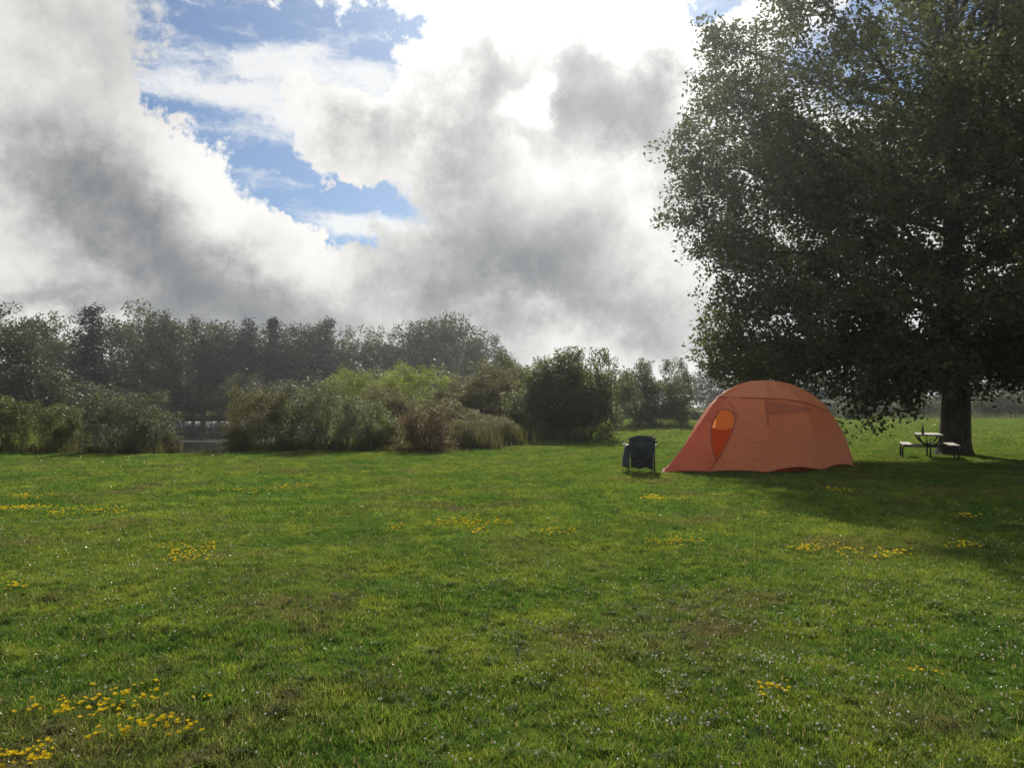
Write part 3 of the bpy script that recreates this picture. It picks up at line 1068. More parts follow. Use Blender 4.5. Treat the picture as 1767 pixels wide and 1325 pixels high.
# ------------------------------------------------------------------ reeds and rough grass at the foot of the shrubs
def build_reeds():
    m = foliage_mat('reed_blade', (0.045, 0.056, 0.020), (0.100, 0.100, 0.040), 0.40, (0.17, 0.17, 0.05))
    r = np.random.default_rng(15)
    V, Q = [], []

    def bed(px0, px1, Y0, Y1, h, n):
        u = np.clip(r.normal(0, 0.42, n), -1.1, 1.1)
        if px1 - px0 > 200:
            u = r.uniform(-1, 1, n)
        px = (px0 + px1) / 2 + u * (px1 - px0) / 2
        Y = r.uniform(Y0, Y1, n)
        x = (px - 883.5) / F * Y
        z = ground_z(x, Y)
        hh = h * r.uniform(0.35, 1.1, n) * (0.55 + 0.9 * value_noise(x * 3, Y * 3, 1.0, 8)) * (1 - 0.5 * np.abs(u) ** 2 if px1 - px0 < 200 else 1)
        a = r.uniform(0, 6.28, n)
        d = np.stack([np.cos(a), np.sin(a), np.zeros(n)], -1)
        s = np.stack([-np.sin(a), np.cos(a), np.zeros(n)], -1) * (0.006 + 0.008 * h) * r.uniform(0.7, 1.4, n)[:, None]
        p0 = np.stack([x, Y, z - 0.02], -1)
        p1 = p0 + d * (0.10 * hh)[:, None] + np.array((0, 0, 1)) * (0.6 * hh)[:, None]
        p2 = p0 + d * (0.34 * hh * r.uniform(0.3, 1.3, n))[:, None] + np.array((0, 0, 1)) * hh[:, None]
        V.append(np.stack([p0 - s, p0 + s, p1 + s * 0.8, p1 - s * 0.8, p2 + s * 0.1, p2 - s * 0.1], 1).reshape(-1, 3))
        Q.append(np.repeat(r.uniform(0, 1, n), 6))
    bed(600, 700, 27.3, 28.6, 0.75, 600)
    bed(760, 880, 28.0, 29.6, 0.8, 700)
    bed(810, 930, 30.5, 33.5, 0.9, 800)
    bed(895, 1040, 33.5, 35.5, 0.8, 1300)
    bed(300, 400, 26.8, 27.8, 0.30, 420)
    bed(283, 318, 27.0, 28.0, 0.55, 200)
    bed(390, 430, 26.9, 28.2, 0.65, 260)
    for px0, px1, Y0, Y1 in ((-60, 285, 26.0, 27.4), (415, 640, 27.0, 28.2), (640, 800, 26.4, 28.0)):
        bed(px0, px1, Y0, Y1, 0.42, 2600)
    bed(1040, 1215, 54, 60, 0.45, 2200)
    bed(1140, 1260, 84, 92, 0.7, 900)
    bed(1330, 1900, 92, 98, 0.8, 3600)
    v = np.concatenate(V)
    b = np.arange(len(v) // 6)[:, None] * 6
    f = np.concatenate([b + np.array((0, 1, 2, 3)), b + np.array((3, 2, 4, 5))], 0)
    mobj('reeds', fast_mesh('reeds', v, f, m, rnd=np.concatenate(Q)), kind='stuff', label='rough tall grass and reeds at the foot of the shrubs')


build_reeds()


# ------------------------------------------------------------------ flowers and white glint flecks in the lawn
def plain(name, col, rough=0.6, spec=0.4, metal=0.0, noise=0.15, scale=12.0):
    m, N = material(name)
    co = N.node('ShaderNodeTexCoord').outputs['Object']
    n = N.noise(co, scale, 5.0, 0.6)
    c = N.vm('SCALE', N.mix(0.0, col, col), N.add(1 - noise, N.mul(n, 2 * noise)))
    finish(N, principled(N, c, rough, spec, bump(N, n, 0.15, 0.01), metal))
    return m


def build_flowers():
    m = foliage_mat('yellow_petal', (0.66, 0.50, 0.015), (0.78, 0.64, 0.03), 0.30, (0.85, 0.66, 0.02), 0.5, 0.3)
    G = 'patches of yellow flowers in the lawn'
    spots = [
        (190, 1217, 210, 44, 85, 'largest yellow flower patch, lower left of the lawn'),
        (272, 1270, 110, 36, 42, 'yellow flower patch just below the largest one'),
        (45, 1316, 90, 22, 40, 'yellow flower patch in the bottom left corner'),
        (318, 968, 56, 18, 52, 'bright yellow flower clump left of centre, lower of the close pair'),
        (316, 949, 52, 10, 30, 'yellow flower clump left of centre, upper of the close pair'),
        (362, 951, 26, 7, 14, 'tiny yellow flower clump right of the close pair'),
        (40, 881, 86, 9, 70, 'yellow flower streak at the left edge, mid lawn'),
        (45, 862, 80, 6, 50, 'faint yellow streak behind the left edge one'),
        (128, 887, 80, 9, 50, 'yellow flower streak right of the left edge one'),
        (222, 883, 40, 7, 22, 'small yellow streak ahead of the silvery shrub'),
        (30, 1024, 66, 10, 22, 'sparse yellow flowers at the left edge below the streaks'),
        (430, 848, 66, 7, 40, 'yellow flower streak in the lawn below the olive shrub'),
        (505, 842, 56, 5, 30, 'thin yellow streak right of the one below the olive shrub'),
        (678, 914, 34, 6, 20, 'small orange yellow clump at mid lawn'),
        (795, 905, 116, 14, 90, 'wide yellow flower streak at the centre of the lawn'),
        (832, 920, 40, 5, 16, 'few yellow flowers below the wide centre streak'),
        (950, 927, 70, 7, 40, 'yellow streak right of the wide centre one'),
        (1140, 866, 56, 6, 40, 'yellow streak in front of the tent door'),
        (1165, 941, 96, 8, 50, 'yellow streak left of the tree shadow edge'),
        (1410, 952, 96, 8, 55, 'yellow streak at the tree shadow edge, left of two'),
        (1520, 960, 86, 8, 50, 'yellow streak at the tree shadow edge, right of two'),
        (1660, 946, 44, 9, 30, 'yellow clump inside the tree shadow corner'),
        (1440, 849, 56, 5, 34, 'yellow flowers in the shade right of the tent'),
        (1660, 895, 56, 5, 30, 'yellow flowers deep in the tree shade'),
        (1325, 1197, 76, 26, 15, 'few large yellow flowers, lower right'),
        (1580, 1168, 70, 10, 7, 'scattered yellow flowers near the right side'),
    ]
    for i, (px, py, wp, hp, n, label) in enumerate(spots):
        r = np.random.default_rng(200 + i)
        Y = depth_of(py)
        c = at_px(px, Y)
        sx = wp / F * Y / 2
        sy = max(0.10, (depth_of(py - hp / 2) - depth_of(py + hp / 2)) / 2)
        big = 1.0 if Y < 10 else 1.2
        vs, rn = [], []
        n = int(n * 1.0)
        cl = r.normal(0, 0.55, (max(3, n // 5), 2))
        for k in range(n):
            q = cl[r.integers(len(cl))] + r.normal(0, 0.30, 2)
            x, y = q[0] * sx, q[1] * sy
            gx, gy = c.x + x, c.y + y
            z = gz(gx, gy) - c.z + r.uniform(0.030, 0.090)
            head = Vector((x, y, z))
            s = 0.0082 * big * r.uniform(0.5, 1.3)
            for p in range(6):
                a = p * 1.047 + r.uniform(-0.3, 0.3)
                out = Vector((math.cos(a), math.sin(a), r.uniform(0.0, 0.7)))
                side = Vector((-math.sin(a), math.cos(a), 0))
                o = head + out * s * 0.25
                upv = Vector((0, 0, 1))
                for (u, w2) in ((side, upv), (side * 0.35 + upv * 0.3, out)):
                    vs += [o - u * s * 0.7, o + out * s * 0.5 - u * s * 0.5 + w2 * s * 0.9, o + out * s * 0.9 + u * s * 0.5 + w2 * s * 0.9, o + u * s * 0.7]
                    rn += [r.uniform()] * 4
        f = np.arange(len(vs)).reshape(-1, 4)
        o = mobj('yellow_flowers', fast_mesh('yellow_flowers', [tuple(v) for v in vs], f, m, rnd=rn), kind='stuff', label=label, group=G)
        o.location = c
    # white clover-like flecks whose pale colour stands in for wet glints
    wm = foliage_mat('glint_fleck', (0.60, 0.58, 0.52), (0.80, 0.78, 0.72), 0.35, (0.8, 0.78, 0.7), 0.6, 0.3)
    r = np.random.default_rng(301)
    vs, rn = [], []
    P = []
    for k in range(190):
        Y = 3.0 + 9.0 * r.uniform() ** 1.2
        X = r.uniform(-0.7, 0.7) * Y
        for j in range(r.integers(2, 12)):
            P.append((X + r.normal(0, 0.35), Y + r.normal(0, 0.35)))
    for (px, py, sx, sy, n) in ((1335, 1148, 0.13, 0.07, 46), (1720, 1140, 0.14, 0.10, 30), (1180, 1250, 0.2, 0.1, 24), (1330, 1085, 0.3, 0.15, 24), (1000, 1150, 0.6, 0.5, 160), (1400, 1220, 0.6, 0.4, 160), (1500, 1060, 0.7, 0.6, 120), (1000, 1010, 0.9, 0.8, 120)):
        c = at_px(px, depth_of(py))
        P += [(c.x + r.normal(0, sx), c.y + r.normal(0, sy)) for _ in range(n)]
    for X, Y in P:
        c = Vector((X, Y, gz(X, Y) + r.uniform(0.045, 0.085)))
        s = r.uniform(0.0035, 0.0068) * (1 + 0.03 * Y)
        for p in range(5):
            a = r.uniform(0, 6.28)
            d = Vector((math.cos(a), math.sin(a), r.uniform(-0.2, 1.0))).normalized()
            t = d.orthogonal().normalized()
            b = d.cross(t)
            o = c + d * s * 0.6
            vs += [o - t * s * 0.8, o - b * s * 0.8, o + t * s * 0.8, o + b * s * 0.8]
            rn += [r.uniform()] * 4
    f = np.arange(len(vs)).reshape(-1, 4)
    mobj('glint_flecks', fast_mesh('glint_flecks', [tuple(v) for v in vs], f, wm, rnd=rn), kind='stuff', label='tiny white flecks standing in for wet glints on the near lawn')


build_flowers()


# ------------------------------------------------------------------ tent
def fabric(name, col, tcol, trans, rough=0.45, scale=2.2):
    m, N = material(name)
    co = N.node('ShaderNodeTexCoord').outputs['Object']
    n = N.noise(co, scale, 5.0, 0.6, dist=0.6)
    n2 = N.noise(co, scale * 5, 3.0, 0.5)
    c = N.vm('SCALE', N.mix(0.0, col, col), N.add(0.85, N.mul(n, 0.3)))
    h = N.add(n, N.mul(n2, 0.15))
    bp = bump(N, h, 0.9, 0.12)
    tr = N.node('ShaderNodeBsdfTranslucent')
    tr.inputs[0].default_value = (*tcol, 1)
    ms = N.node('ShaderNodeMixShader')
    ms.inputs[0].default_value = trans
    N.put(ms.inputs[1], principled(N, c, rough, 0.35, bp))
    N.put(ms.inputs[2], tr.outputs[0])
    finish(N, ms.outputs[0])
    return m


def catmull(pts, n):
    pts = np.asarray(pts, float)
    p = np.vstack([2 * pts[0] - pts[1], pts, 2 * pts[-1] - pts[-2]])
    out = []
    seg = len(pts) - 1
    for u in np.linspace(0, seg, n):
        i = min(int(u), seg - 1)
        t = u - i
        a, b, c, d = p[i:i + 4]
        out.append(0.5 * (2 * b + (c - a) * t + (2 * a - 5 * b + 4 * c - d) * t * t + (3 * b - a - 3 * c + d) * t ** 3))
    return np.array(out)


def inside(poly, x, y):
    n, c = len(poly), np.zeros(np.shape(x), bool)
    j = n - 1
    for i in range(n):
        xi, yi, xj, yj = *poly[i], *poly[j]
        c ^= ((yi > y) != (yj > y)) & (x < (xj - xi) * (y - yi) / (yj - yi + 1e-9) + xi)
        j = i
    return c


def build_tent():
    cx, cy, H = 6.58, 20.05, 2.26
    root = empty('dome_tent', (cx, cy, gz(cx, cy)), label='large orange dome tent with a teardrop door standing on the lawn', cat='tent')
    foot = np.array([(3.53, 18.26), (4.70, 18.62), (6.10, 18.50), (7.65, 19.10), (8.98, 20.32), (8.45, 21.6), (6.7, 22.0), (5.2, 21.7), (4.42, 21.2), (3.92, 19.7)]) - (cx, cy)
    dome = catmull([(1, 0), (0.955, 0.20), (0.875, 0.41), (0.74, 0.63), (0.55, 0.82), (0.34, 0.935), (0.16, 0.985), (0, 1)], 90)
    vest = catmull([(1, 0), (0.79, 0.315), (0.615, 0.60), (0.49, 0.79), (0.32, 0.925), (0.16, 0.985), (0, 1)], 90)
    # walk round the footprint
    per = np.linalg.norm(np.roll(foot, -1, 0) - foot, axis=1)
    P, hem, wv = [], [], []
    for i in range(len(foot)):
        a, b = foot[i], foot[(i + 1) % len(foot)]
        k = max(4, int(round(per[i] / per.sum() * 300)))
        for j in range(k):
            t = j / k
            P.append(a + (b - a) * t)
            arch = 4 * t * (1 - t)
            hem.append(0.025 + arch * (0.10 if i in (2, 3) else 0.045))
            x = P[-1][0]
            wv.append(np.clip((-1.7 - x) / 0.9, 0, 1))
    P, hem, wv = np.array(P), np.array(hem), np.array(wv)
    # pull corners slightly round
    for _ in range(2):
        P = 0.5 * P + 0.25 * (np.roll(P, 1, 0) + np.roll(P, -1, 0))
    n, m = len(P), 90
    prof = dome[None] * (1 - wv[:, None, None]) + vest[None] * wv[:, None, None]
    R = np.linalg.norm(P, axis=1)
    sag = np.zeros(n)
    start = 0
    for i in range(len(foot)):
        k = max(4, int(round(per[i] / per.sum() * 300)))
        t = np.arange(k) / k
        sag[start:start + k] = 4 * t * (1 - t)
        start += k
    zz = prof[:, :, 1]
    rr = prof[:, :, 0] * (1 - 0.035 * sag[:, None] * np.sin(np.pi * np.clip(zz, 0, 1)) ** 1.0)
    X = P[:, None, 0] * rr
    Y = P[:, None, 1] * rr
    Z = zz * H
    Z = Z + hem[:, None] * (1 - zz) ** 6
    V = np.stack([X, Y, Z], -1)
    vid = np.arange(n * m).reshape(n, m)
    i0, i1 = vid, np.roll(vid, -1, 0)
    faces = np.stack([i0[:, :-1], i1[:, :-1], i1[:, 1:], i0[:, 1:]], -1).reshape(-1, 4)
    VV = V.reshape(-1, 3)
    # vertex normals from the grid, turned outwards
    du = np.roll(V, -1, 0) - np.roll(V, 1, 0)
    dv = np.gradient(V, axis=1)
    nr = np.cross(du, dv)
    nr /= np.linalg.norm(nr, axis=2)[:, :, None] + 1e-9
    outw = V - np.array((0, 0, 0.4))
    nr *= np.sign((nr * outw).sum(2))[:, :, None]
    NN = nr.reshape(-1, 3)
    near = (VV[:, 1] < 0.15) & (NN[:, 1] < -0.30)
    nearid = np.where(near)[0]

    def on_wall(px, py, off=0.012):
        Yd = 18.9
        for _ in range(4):
            x = (px - 883.5) / F * Yd - cx
            z = EYE - (py - HOR) / F * Yd - root.location.z
            d2 = (VV[nearid, 0] - x) ** 2 + (VV[nearid, 2] - z) ** 2
            kk = np.argpartition(d2, 6)[:6]
            wt = 1.0 / (d2[kk] + 1e-5)
            wt /= wt.sum()
            yy = (VV[nearid[kk], 1] * wt).sum()
            Yd = yy + cy
        nn = (NN[nearid[kk]] * wt[:, None]).sum(0)
        return np.array((x, yy, z)) + nn / np.linalg.norm(nn) * off

    def wallxz(pts):
        return [(on_wall(*p)[0], on_wall(*p)[2]) for p in pts]
    door = [(1236, 716), (1243, 708), (1256, 707), (1265, 714), (1268, 724), (1265, 738), (1257, 757), (1247, 776), (1237, 793), (1231, 780), (1227, 762), (1227, 744), (1230, 729)]
    door = [tuple(q) for q in catmull(door + door[:1], 48)[:-1]]
    dpoly = wallxz(door)
    fc = VV[faces].mean(1)
    fnear = fc[:, 1] < 0.15
    hole = inside(dpoly, fc[:, 0], fc[:, 2]) & fnear & (NN[faces].mean(1)[:, 1] < -0.25)
    edge_z = np.interp(fc[:, 0], [-2.0, -1.35, -0.6, 0.2, 0.9, 1.5, 1.9], [1.86, 1.82, 1.80, 1.77, 1.68, 1.52, 1.40])
    roof = fc[:, 2] > edge_z
    vestm = (fc[:, 0] < -1.78 + fc[:, 2] * 0.30) & ~roof
    flym = ~roof & ~vestm
    M_fly = fabric('tent_fly', (0.60, 0.235, 0.105), (0.72, 0.24, 0.065), 0.44)
    M_roof = fabric('tent_roof', (0.64, 0.29, 0.14), (0.70, 0.26, 0.08), 0.40)
    M_vest = fabric('tent_vestibule', (0.57, 0.18, 0.09), (0.68, 0.18, 0.06), 0.42)
    M_in = fabric('tent_inner', (0.62, 0.25, 0.08), (0.80, 0.30, 0.07), 0.5)
    M_trim = fabric('tent_trim', (0.32, 0.075, 0.045), (0.3, 0.06, 0.03), 0.1)
    M_vent = fabric('tent_vent', (0.47, 0.150, 0.070), (0.55, 0.16, 0.05), 0.32)
    M_met = plain('peg_metal', (0.45, 0.45, 0.46), 0.35, 0.5, 0.9)

    def piece(name, mask, mat, off=0.0, label=None):
        fs = faces[mask]
        used, inv = np.unique(fs, return_inverse=True)
        me = fast_mesh(name, VV[used] + NN[used] * off, inv.reshape(-1, 4), mat, smooth=True)
        return mobj(name, me, root, label=label)
    fly = piece('fly', flym & ~hole, M_fly)
    piece('roof_panel', roof, M_roof, 0.014)
    ves = piece('vestibule', vestm & ~hole, M_vest)
    def patch(name, c00, c10, c11, c01, nu, nv, mat, off, parent, label=None):
        vs = []
        for i in range(nu + 1):
            for j in range(nv + 1):
                u, w = i / nu, j / nv
                px = (c00[0] * (1 - u) + c10[0] * u) * (1 - w) + (c01[0] * (1 - u) + c11[0] * u) * w
                py = (c00[1] * (1 - u) + c10[1] * u) * (1 - w) + (c01[1] * (1 - u) + c11[1] * u) * w
                vs.append(tuple(on_wall(px, py, off + 0.01 * math.sin(u * 3.1) * math.sin(w * 3.1))))
        fs = [(i * (nv + 1) + j, (i + 1) * (nv + 1) + j, (i + 1) * (nv + 1) + j + 1, i * (nv + 1) + j + 1) for i in range(nu) for j in range(nv)]
        return MB().raw(vs, fs).obj(name, mat, parent, smooth=True, label=label)
    patch('vent_flap', (1323, 692), (1402, 706), (1398, 710), (1323, 716), 16, 5, M_vent, 0.02, fly, 'darker triangular flap below the roof seam')
    patch('door_flap', (1254, 691), (1266, 701), (1267, 722), (1277, 718), 8, 6, M_vent, 0.02, ves, 'folded corner of the door flap')

    def line(pts, rad, name, mat, parent, closed=False):
        t = MB()
        t.tube([on_wall(*p) for p in pts], rad, 6)
        return t.obj(name, mat, parent, smooth=True)
    line(door + door[:1], 0.017, 'door_trim', M_trim, ves)
    seam = [tuple(q) for q in catmull([(1221, 811), (1230, 802), (1237, 793)], 8)]
    line(seam, 0.011, 'zipper', M_trim, ves)
    line([(1320, 690), (1322, 706), (1324, 720), (1325, 732)], 0.013, 'guy_strap', M_trim, fly)
    line([(1258, 768), (1300, 748)], 0.004, 'crease_tape', M_fly, fly)
    hemt = MB()
    hp = V[:, 0, :] + nr[:, 0, :] * 0.006
    hemt.tube(list(hp) + [hp[0]], 0.012, 5, cap=False)
    hemt.obj('hem', M_trim, root, smooth=True)
    rt = MB()
    rid = []
    for i in range(n):
        x = V[i, :, 0]
        e = np.interp(x, [-2.0, -1.35, -0.6, 0.2, 0.9, 1.5, 1.9], [1.86, 1.82, 1.80, 1.77, 1.68, 1.52, 1.40])
        k = max(1, int(np.argmax(V[i, :, 2] > e)))
        g0, g1 = V[i, k - 1, 2] - e[k - 1], V[i, k, 2] - e[k]
        t = np.clip(-g0 / (g1 - g0 + 1e-9), 0, 1)
        rid.append(V[i, k - 1] * (1 - t) + V[i, k] * t + nr[i, k] * 0.018)
    rt.tube(rid + rid[:1], 0.010, 5, cap=False)
    rt.obj('roof_seam', M_trim, root, smooth=True)
    # inner tent wall seen through the door
    inner = MB()
    q = []
    for k in range(13):
        x = -1.55 + k * 0.17
        q += [(x, -0.25 + 0.05 * math.sin(k), 0.03), (x, -0.10 + 0.05 * math.sin(k * 1.3), 1.02 + 0.03 * math.sin(k * 2.0))]
    inner.raw(q, [(2 * k, 2 * k + 2, 2 * k + 3, 2 * k + 1) for k in range(12)])
    inner.obj('inner_wall', M_in, root, smooth=True, label='half height inner wall seen through the door')
    up = MB()  # pale sheet added behind the door to diffuse dappled sun from the far wall
    q = []
    for k in range(13):
        x = -1.34 + k * 0.09
        q += [(x, -0.12 + 0.02 * math.sin(k * 1.3), 0.99), (x + 0.04, 0.0, 1.58)]
    up.raw(q, [(2 * k, 2 * k + 2, 2 * k + 3, 2 * k + 1) for k in range(12)])
    M_diffuser = fabric('diffuser_cloth', (0.90, 0.72, 0.45), (0.95, 0.80, 0.50), 0.75, 0.6)
    up.obj('diffuser_sheet', M_diffuser, root, smooth=True, label='thin pale sheet added to spread the light behind the door')
    gf = MB()
    gf.raw([(p[0] * 0.93, p[1] * 0.93, 0.03) for p in P[::6]], [tuple(range(len(P[::6])))])
    gf.obj('groundsheet', M_in, root)
    for (x, y) in foot:
        s = MB()
        d = Vector((x, y, 0)).normalized()
        b = Vector((x, y, 0.02)) * 1.0
        s.tube([b, b + d * 0.07 + Vector((0, 0, -0.01))], 0.006, 5)
        s.tube([b + d * 0.075 + Vector((0, 0, 0.05)), b + d * 0.05 + Vector((0, 0, -0.10))], 0.006, 6)
        s.obj('peg', M_met, root)


build_tent()


# ------------------------------------------------------------------ folding chair
def build_chair():
    p = at_px(1106, 18.57)
    root = empty('folding_chair', p, math.radians(-6), label='dark blue folding camp chair seen from behind, left of the tent', cat='chair')
    navy = fabric('chair_navy', (0.038, 0.048, 0.058), (0.03, 0.04, 0.05), 0.06, 0.6, 6.0)
    black = fabric('chair_black', (0.018, 0.018, 0.021), (0.02, 0.02, 0.02), 0.04, 0.65, 6.0)
    teal = fabric('chair_teal', (0.030, 0.060, 0.060), (0.03, 0.06, 0.06), 0.06, 0.6, 6.0)
    steel = plain('chair_steel', (0.05, 0.05, 0.055), 0.35, 0.5, 0.7)
    grey = plain('cup_plastic', (0.55, 0.55, 0.56), 0.25, 0.5)

    def sheet(fn, nu, nv, thick):
        """thin curved sheet with real thickness"""
        mb = MB()
        top, bot = [], []
        for i in range(nu + 1):
            for j in range(nv + 1):
                a, nrm = fn(i / nu, j / nv)
                top.append(a + nrm * thick / 2)
                bot.append(a - nrm * thick / 2)
        k = (nu + 1) * (nv + 1)
        idx = lambda i, j: i * (nv + 1) + j
        fs = []
        for i in range(nu):
            for j in range(nv):
                q = (idx(i, j), idx(i + 1, j), idx(i + 1, j + 1), idx(i, j + 1))
                fs.append(q)
                fs.append(tuple(x + k for x in reversed(q)))
        rim = [idx(i, 0) for i in range(nu + 1)] + [idx(nu, j) for j in range(1, nv + 1)] + [idx(i, nv) for i in range(nu - 1, -1, -1)] + [idx(0, j) for j in range(nv - 1, 0, -1)]
        for a, b in zip(rim, rim[1:] + rim[:1]):
            fs.append((a, a + k, b + k, b))
        mb.raw(top + bot, fs)
        return mb

    def back(u, v):
        x = (u - 0.5) * 2
        z = 0.36 + v * 0.53
        w = 0.265 + 0.035 * min(1, v * 1.6) - (0.07 * max(0, (v - 0.86) / 0.14) ** 2)
        zt = z - 0.035 * abs(x) ** 3 * max(0, v - 0.6) / 0.4
        return Vector((x * w, -0.24 - 0.16 * v - 0.05 * (1 - x * x), zt)), Vector((0, -1, 0.2))
    bk = sheet(back, 14, 12, 0.02).obj('backrest', navy, root, smooth=True)

    def pocket(u, v):
        a, n = back(0.28 + u * 0.62, 0.18 + v * 0.48)
        return a + Vector((0, -0.022 - 0.02 * math.sin(v * 3.14), 0)), n
    sheet(pocket, 8, 6, 0.008).obj('back_pocket', teal, bk, smooth=True)

    def seat(u, v):
        x = (u - 0.5) * 2
        return Vector((x * 0.27, -0.22 + 0.50 * v, 0.44 - 0.07 * (1 - x * x) * math.sin(v * 3.14) - 0.02 * v)), Vector((0, 0, 1))
    sheet(seat, 10, 8, 0.015).obj('seat', black, root, smooth=True)

    def skirt(u, v):
        x = (u - 0.5) * 2
        return Vector((x * 0.265, -0.255 - 0.02 * math.cos(x * 5), 0.12 + 0.02 * math.sin(x * 6) * (1 - v) + v * 0.34)), Vector((0, -1, 0))
    sheet(skirt, 12, 4, 0.008).obj('storage_skirt', black, root, smooth=True)
    for s in (-1, 1):
        MB().tube([(s * 0.30, -0.30, 0.012), (s * 0.295, -0.26, 0.44), (s * 0.30, -0.40, 0.86)], 0.011, 8).obj('rear_leg', steel, root, smooth=True)
        MB().tube([(s * 0.33, 0.30, 0.012), (s * 0.32, 0.26, 0.62)], 0.011, 8).obj('front_leg', steel, root, smooth=True)
        MB().tube([(s * 0.30, -0.30, 0.03), (s * -0.28, -0.275, 0.44)], 0.008, 6).obj('rear_brace', steel, root, smooth=True)
        MB().tube([(s * 0.33, 0.30, 0.03), (s * -0.30, 0.28, 0.42)], 0.008, 6).obj('front_brace', steel, root, smooth=True)
        MB().tube([(s * 0.305, -0.30, 0.05), (s * 0.325, 0.28, 0.43)], 0.008, 6).obj('side_brace', steel, root, smooth=True)

        def arm(u, v, s=s):
            return Vector((s * (0.29 + 0.09 * u), -0.34 + 0.62 * v, 0.655 - 0.02 * math.sin(v * 3.1) - 0.02 * abs(u - 0.5))), Vector((0, 0, 1))
        sheet(arm, 4, 8, 0.018).obj('armrest', navy, root, smooth=True)
        for y in (-0.30, 0.30):
            MB().tube([(s * (0.30 if y < 0 else 0.33), y, 0.0), (s * (0.30 if y < 0 else 0.33), y, 0.03)], 0.02, 8).obj('foot', black, root, smooth=True)
    # cooler pocket hanging from the left armrest, cup rim catching the light
    cp = MB()
    for a, b, z in ((-0.46, 0.11, 0.14), (-0.445, 0.12, 0.38), (-0.40, 0.11, 0.62)):
        pass
    prof = [(-0.465, -0.30, 0.14), (-0.30, -0.30, 0.12), (-0.30, 0.06, 0.12), (-0.465, 0.06, 0.14)]
    prof2 = [(-0.44, -0.31, 0.40), (-0.295, -0.31, 0.40), (-0.295, 0.07, 0.40), (-0.44, 0.07, 0.40)]
    prof3 = [(-0.385, -0.29, 0.64), (-0.30, -0.29, 0.64), (-0.30, 0.05, 0.64), (-0.385, 0.05, 0.64)]
    fs = [(3, 2, 1, 0), (8, 9, 10, 11)]
    for lv in (0, 4):
        fs += [(lv + k, lv + (k + 1) % 4, lv + 4 + (k + 1) % 4, lv + 4 + k) for k in range(4)]
    cp.raw(prof + prof2 + prof3, fs)
    o = cp.obj('side_pouch', navy, root, label='pouch hanging from the left armrest')
    bv = o.modifiers.new('round', 'BEVEL')
    bv.width, bv.segments = 0.03, 3
    MB().tube([(-0.41, -0.24, 0.655), (-0.41, -0.24, 0.70)], [0.034, 0.042], 12).obj('cup_rim', grey, o, smooth=True)
    MB().tube([(0.31, -0.37, 0.74), (0.36, -0.40, 0.76)], [0.02, 0.018], 8).obj('corner_cap', black, root, smooth=True)


build_chair()


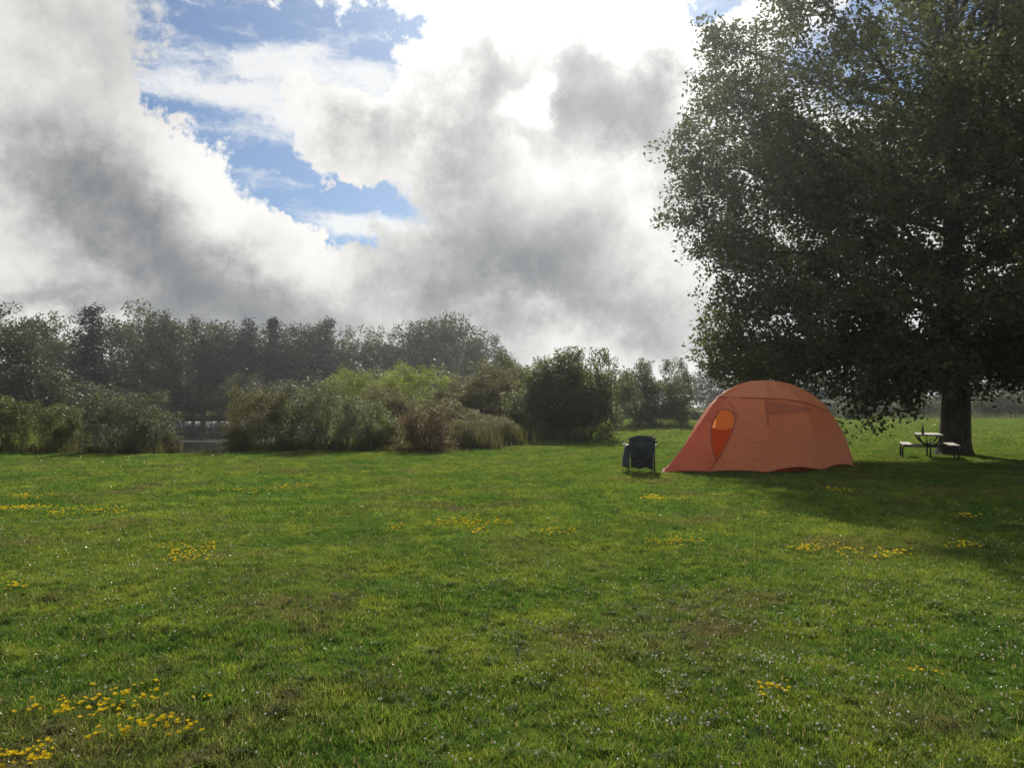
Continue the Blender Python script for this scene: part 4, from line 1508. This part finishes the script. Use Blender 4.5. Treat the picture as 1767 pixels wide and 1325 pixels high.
# ------------------------------------------------------------------ picnic table
def build_table():
    c = at_px(1601, 23.9)
    root = empty('picnic_table', c, math.radians(-24), label='steel framed picnic table with pale boards beside the big trunk', cat='table')
    m, N = material('weathered_board')
    co = N.node('ShaderNodeTexCoord').outputs['Object']
    mp = N.node('ShaderNodeMapping')
    N.put(mp.inputs[0], co)
    mp.inputs['Scale'].default_value = (30, 2, 30)
    g = N.noise(mp.outputs[0], 1.0, 6.0, 0.6)
    oi = N.node('ShaderNodeObjectInfo').outputs['Random']
    cc = N.mix(g, (0.20, 0.19, 0.16), (0.38, 0.36, 0.31))
    finish(N, principled(N, N.vm('SCALE', cc, N.add(0.8, N.mul(oi, 0.35))), 0.55, 0.4, bump(N, g, 0.3, 0.01)))
    steel = plain('table_steel', (0.018, 0.019, 0.018), 0.5, 0.4, 0.0)

    def board(name, x0, x1, z, parent):
        b = MB()
        b.box((x0, -0.92, z - 0.038), (x1, 0.92, z))
        o = b.obj(name, m, parent)
        v = o.modifiers.new('edge', 'BEVEL')
        v.width, v.segments = 0.006, 2
        return o
    for k in range(5):
        x0 = -0.34 + k * 0.137
        board('table_board', x0, x0 + 0.130, 0.755 + 0.002 * (k % 2), root)
    for s in (-1, 1):
        for k in range(2):
            x0 = s * 0.62 - 0.135 + k * 0.138
            board('bench_board', x0, x0 + 0.132, 0.455 + 0.001 * k, root)
    for y in (-0.62, 0.62):
        f = MB()
        f.tube([(-0.31, y, 0.714), (-0.30, y, 0.66), (-0.25, y, 0.56), (-0.16, y, 0.47), (-0.06, y, 0.425), (0.06, y, 0.425), (0.16, y, 0.47), (0.25, y, 0.56), (0.30, y, 0.66), (0.31, y, 0.714)], 0.024, 8)
        fr = f.obj('cradle_tube', steel, root, smooth=True)
        b = MB()
        b.tube([(-0.75, y, 0.0), (-0.75, y, 0.30), (-0.73, y, 0.37), (-0.68, y, 0.388), (0.68, y, 0.388), (0.73, y, 0.37), (0.75, y, 0.30), (0.75, y, 0.0)], 0.026, 8)
        b.obj('leg_tube', steel, root, smooth=True)
        q = MB()
        q.tube([(0.0, y, 0.40), (0.0, y, 0.0)], 0.026, 8)
        q.obj('centre_post', steel, root, smooth=True)
        MB().box((-0.335, y - 0.02, 0.700), (0.335, y + 0.02, 0.716)).obj('top_batten', steel, root)
        for x in (-0.10, 0.10):
            MB().tube([(x, y, 0.70), (x * 0.5, y * 0.5, 0.55), (x * 0.2, y * 0.15, 0.42)], 0.010, 6).obj('stay_rod', steel, root, smooth=True)
    MB().tube([(0, -0.62, 0.39), (0, 0.62, 0.39)], 0.022, 8).obj('spine_tube', steel, root, smooth=True)
    # slim dark upright thing on the table
    dark = plain('bottle_dark', (0.015, 0.018, 0.015), 0.2, 0.5)
    cap = plain('bottle_cap', (0.02, 0.02, 0.02), 0.5, 0.4)
    R = Matrix.Rotation(math.radians(-24), 4, 'Z')
    bp = c + R @ Vector((-0.20, -0.70, 0.758))
    t = empty('bottle', bp, label='slim dark bottle standing on the near end of the picnic table', cat='bottle')
    MB().tube([(0, 0, 0), (0, 0, 0.012), (0, 0, 0.15), (0, 0, 0.18), (0, 0, 0.21), (0, 0, 0.245)], [0.033, 0.036, 0.036, 0.028, 0.014, 0.014], 16).obj('body', dark, t, smooth=True)
    MB().tube([(0, 0, 0.243), (0, 0, 0.268)], 0.0165, 12).obj('cap', cap, t, smooth=True)


build_table()


# ------------------------------------------------------------------ haze
def build_haze():
    m, N = material('haze_air')
    v = N.node('ShaderNodeVolumePrincipled')
    v.inputs['Color'].default_value = (0.86, 0.92, 1.0, 1)
    v.inputs['Density'].default_value = HAZE_DENSITY
    v.inputs['Anisotropy'].default_value = 0.78
    o = N.node('ShaderNodeOutputMaterial')
    N.put(o.inputs['Volume'], v.outputs[0])
    MB().box((-1500, -1500, -2.2), (1500, 1500, 21.5)).obj('haze', m, kind='stuff', label='thin pale haze over the meadow')


HAZE_DENSITY = 0.0005
build_haze()
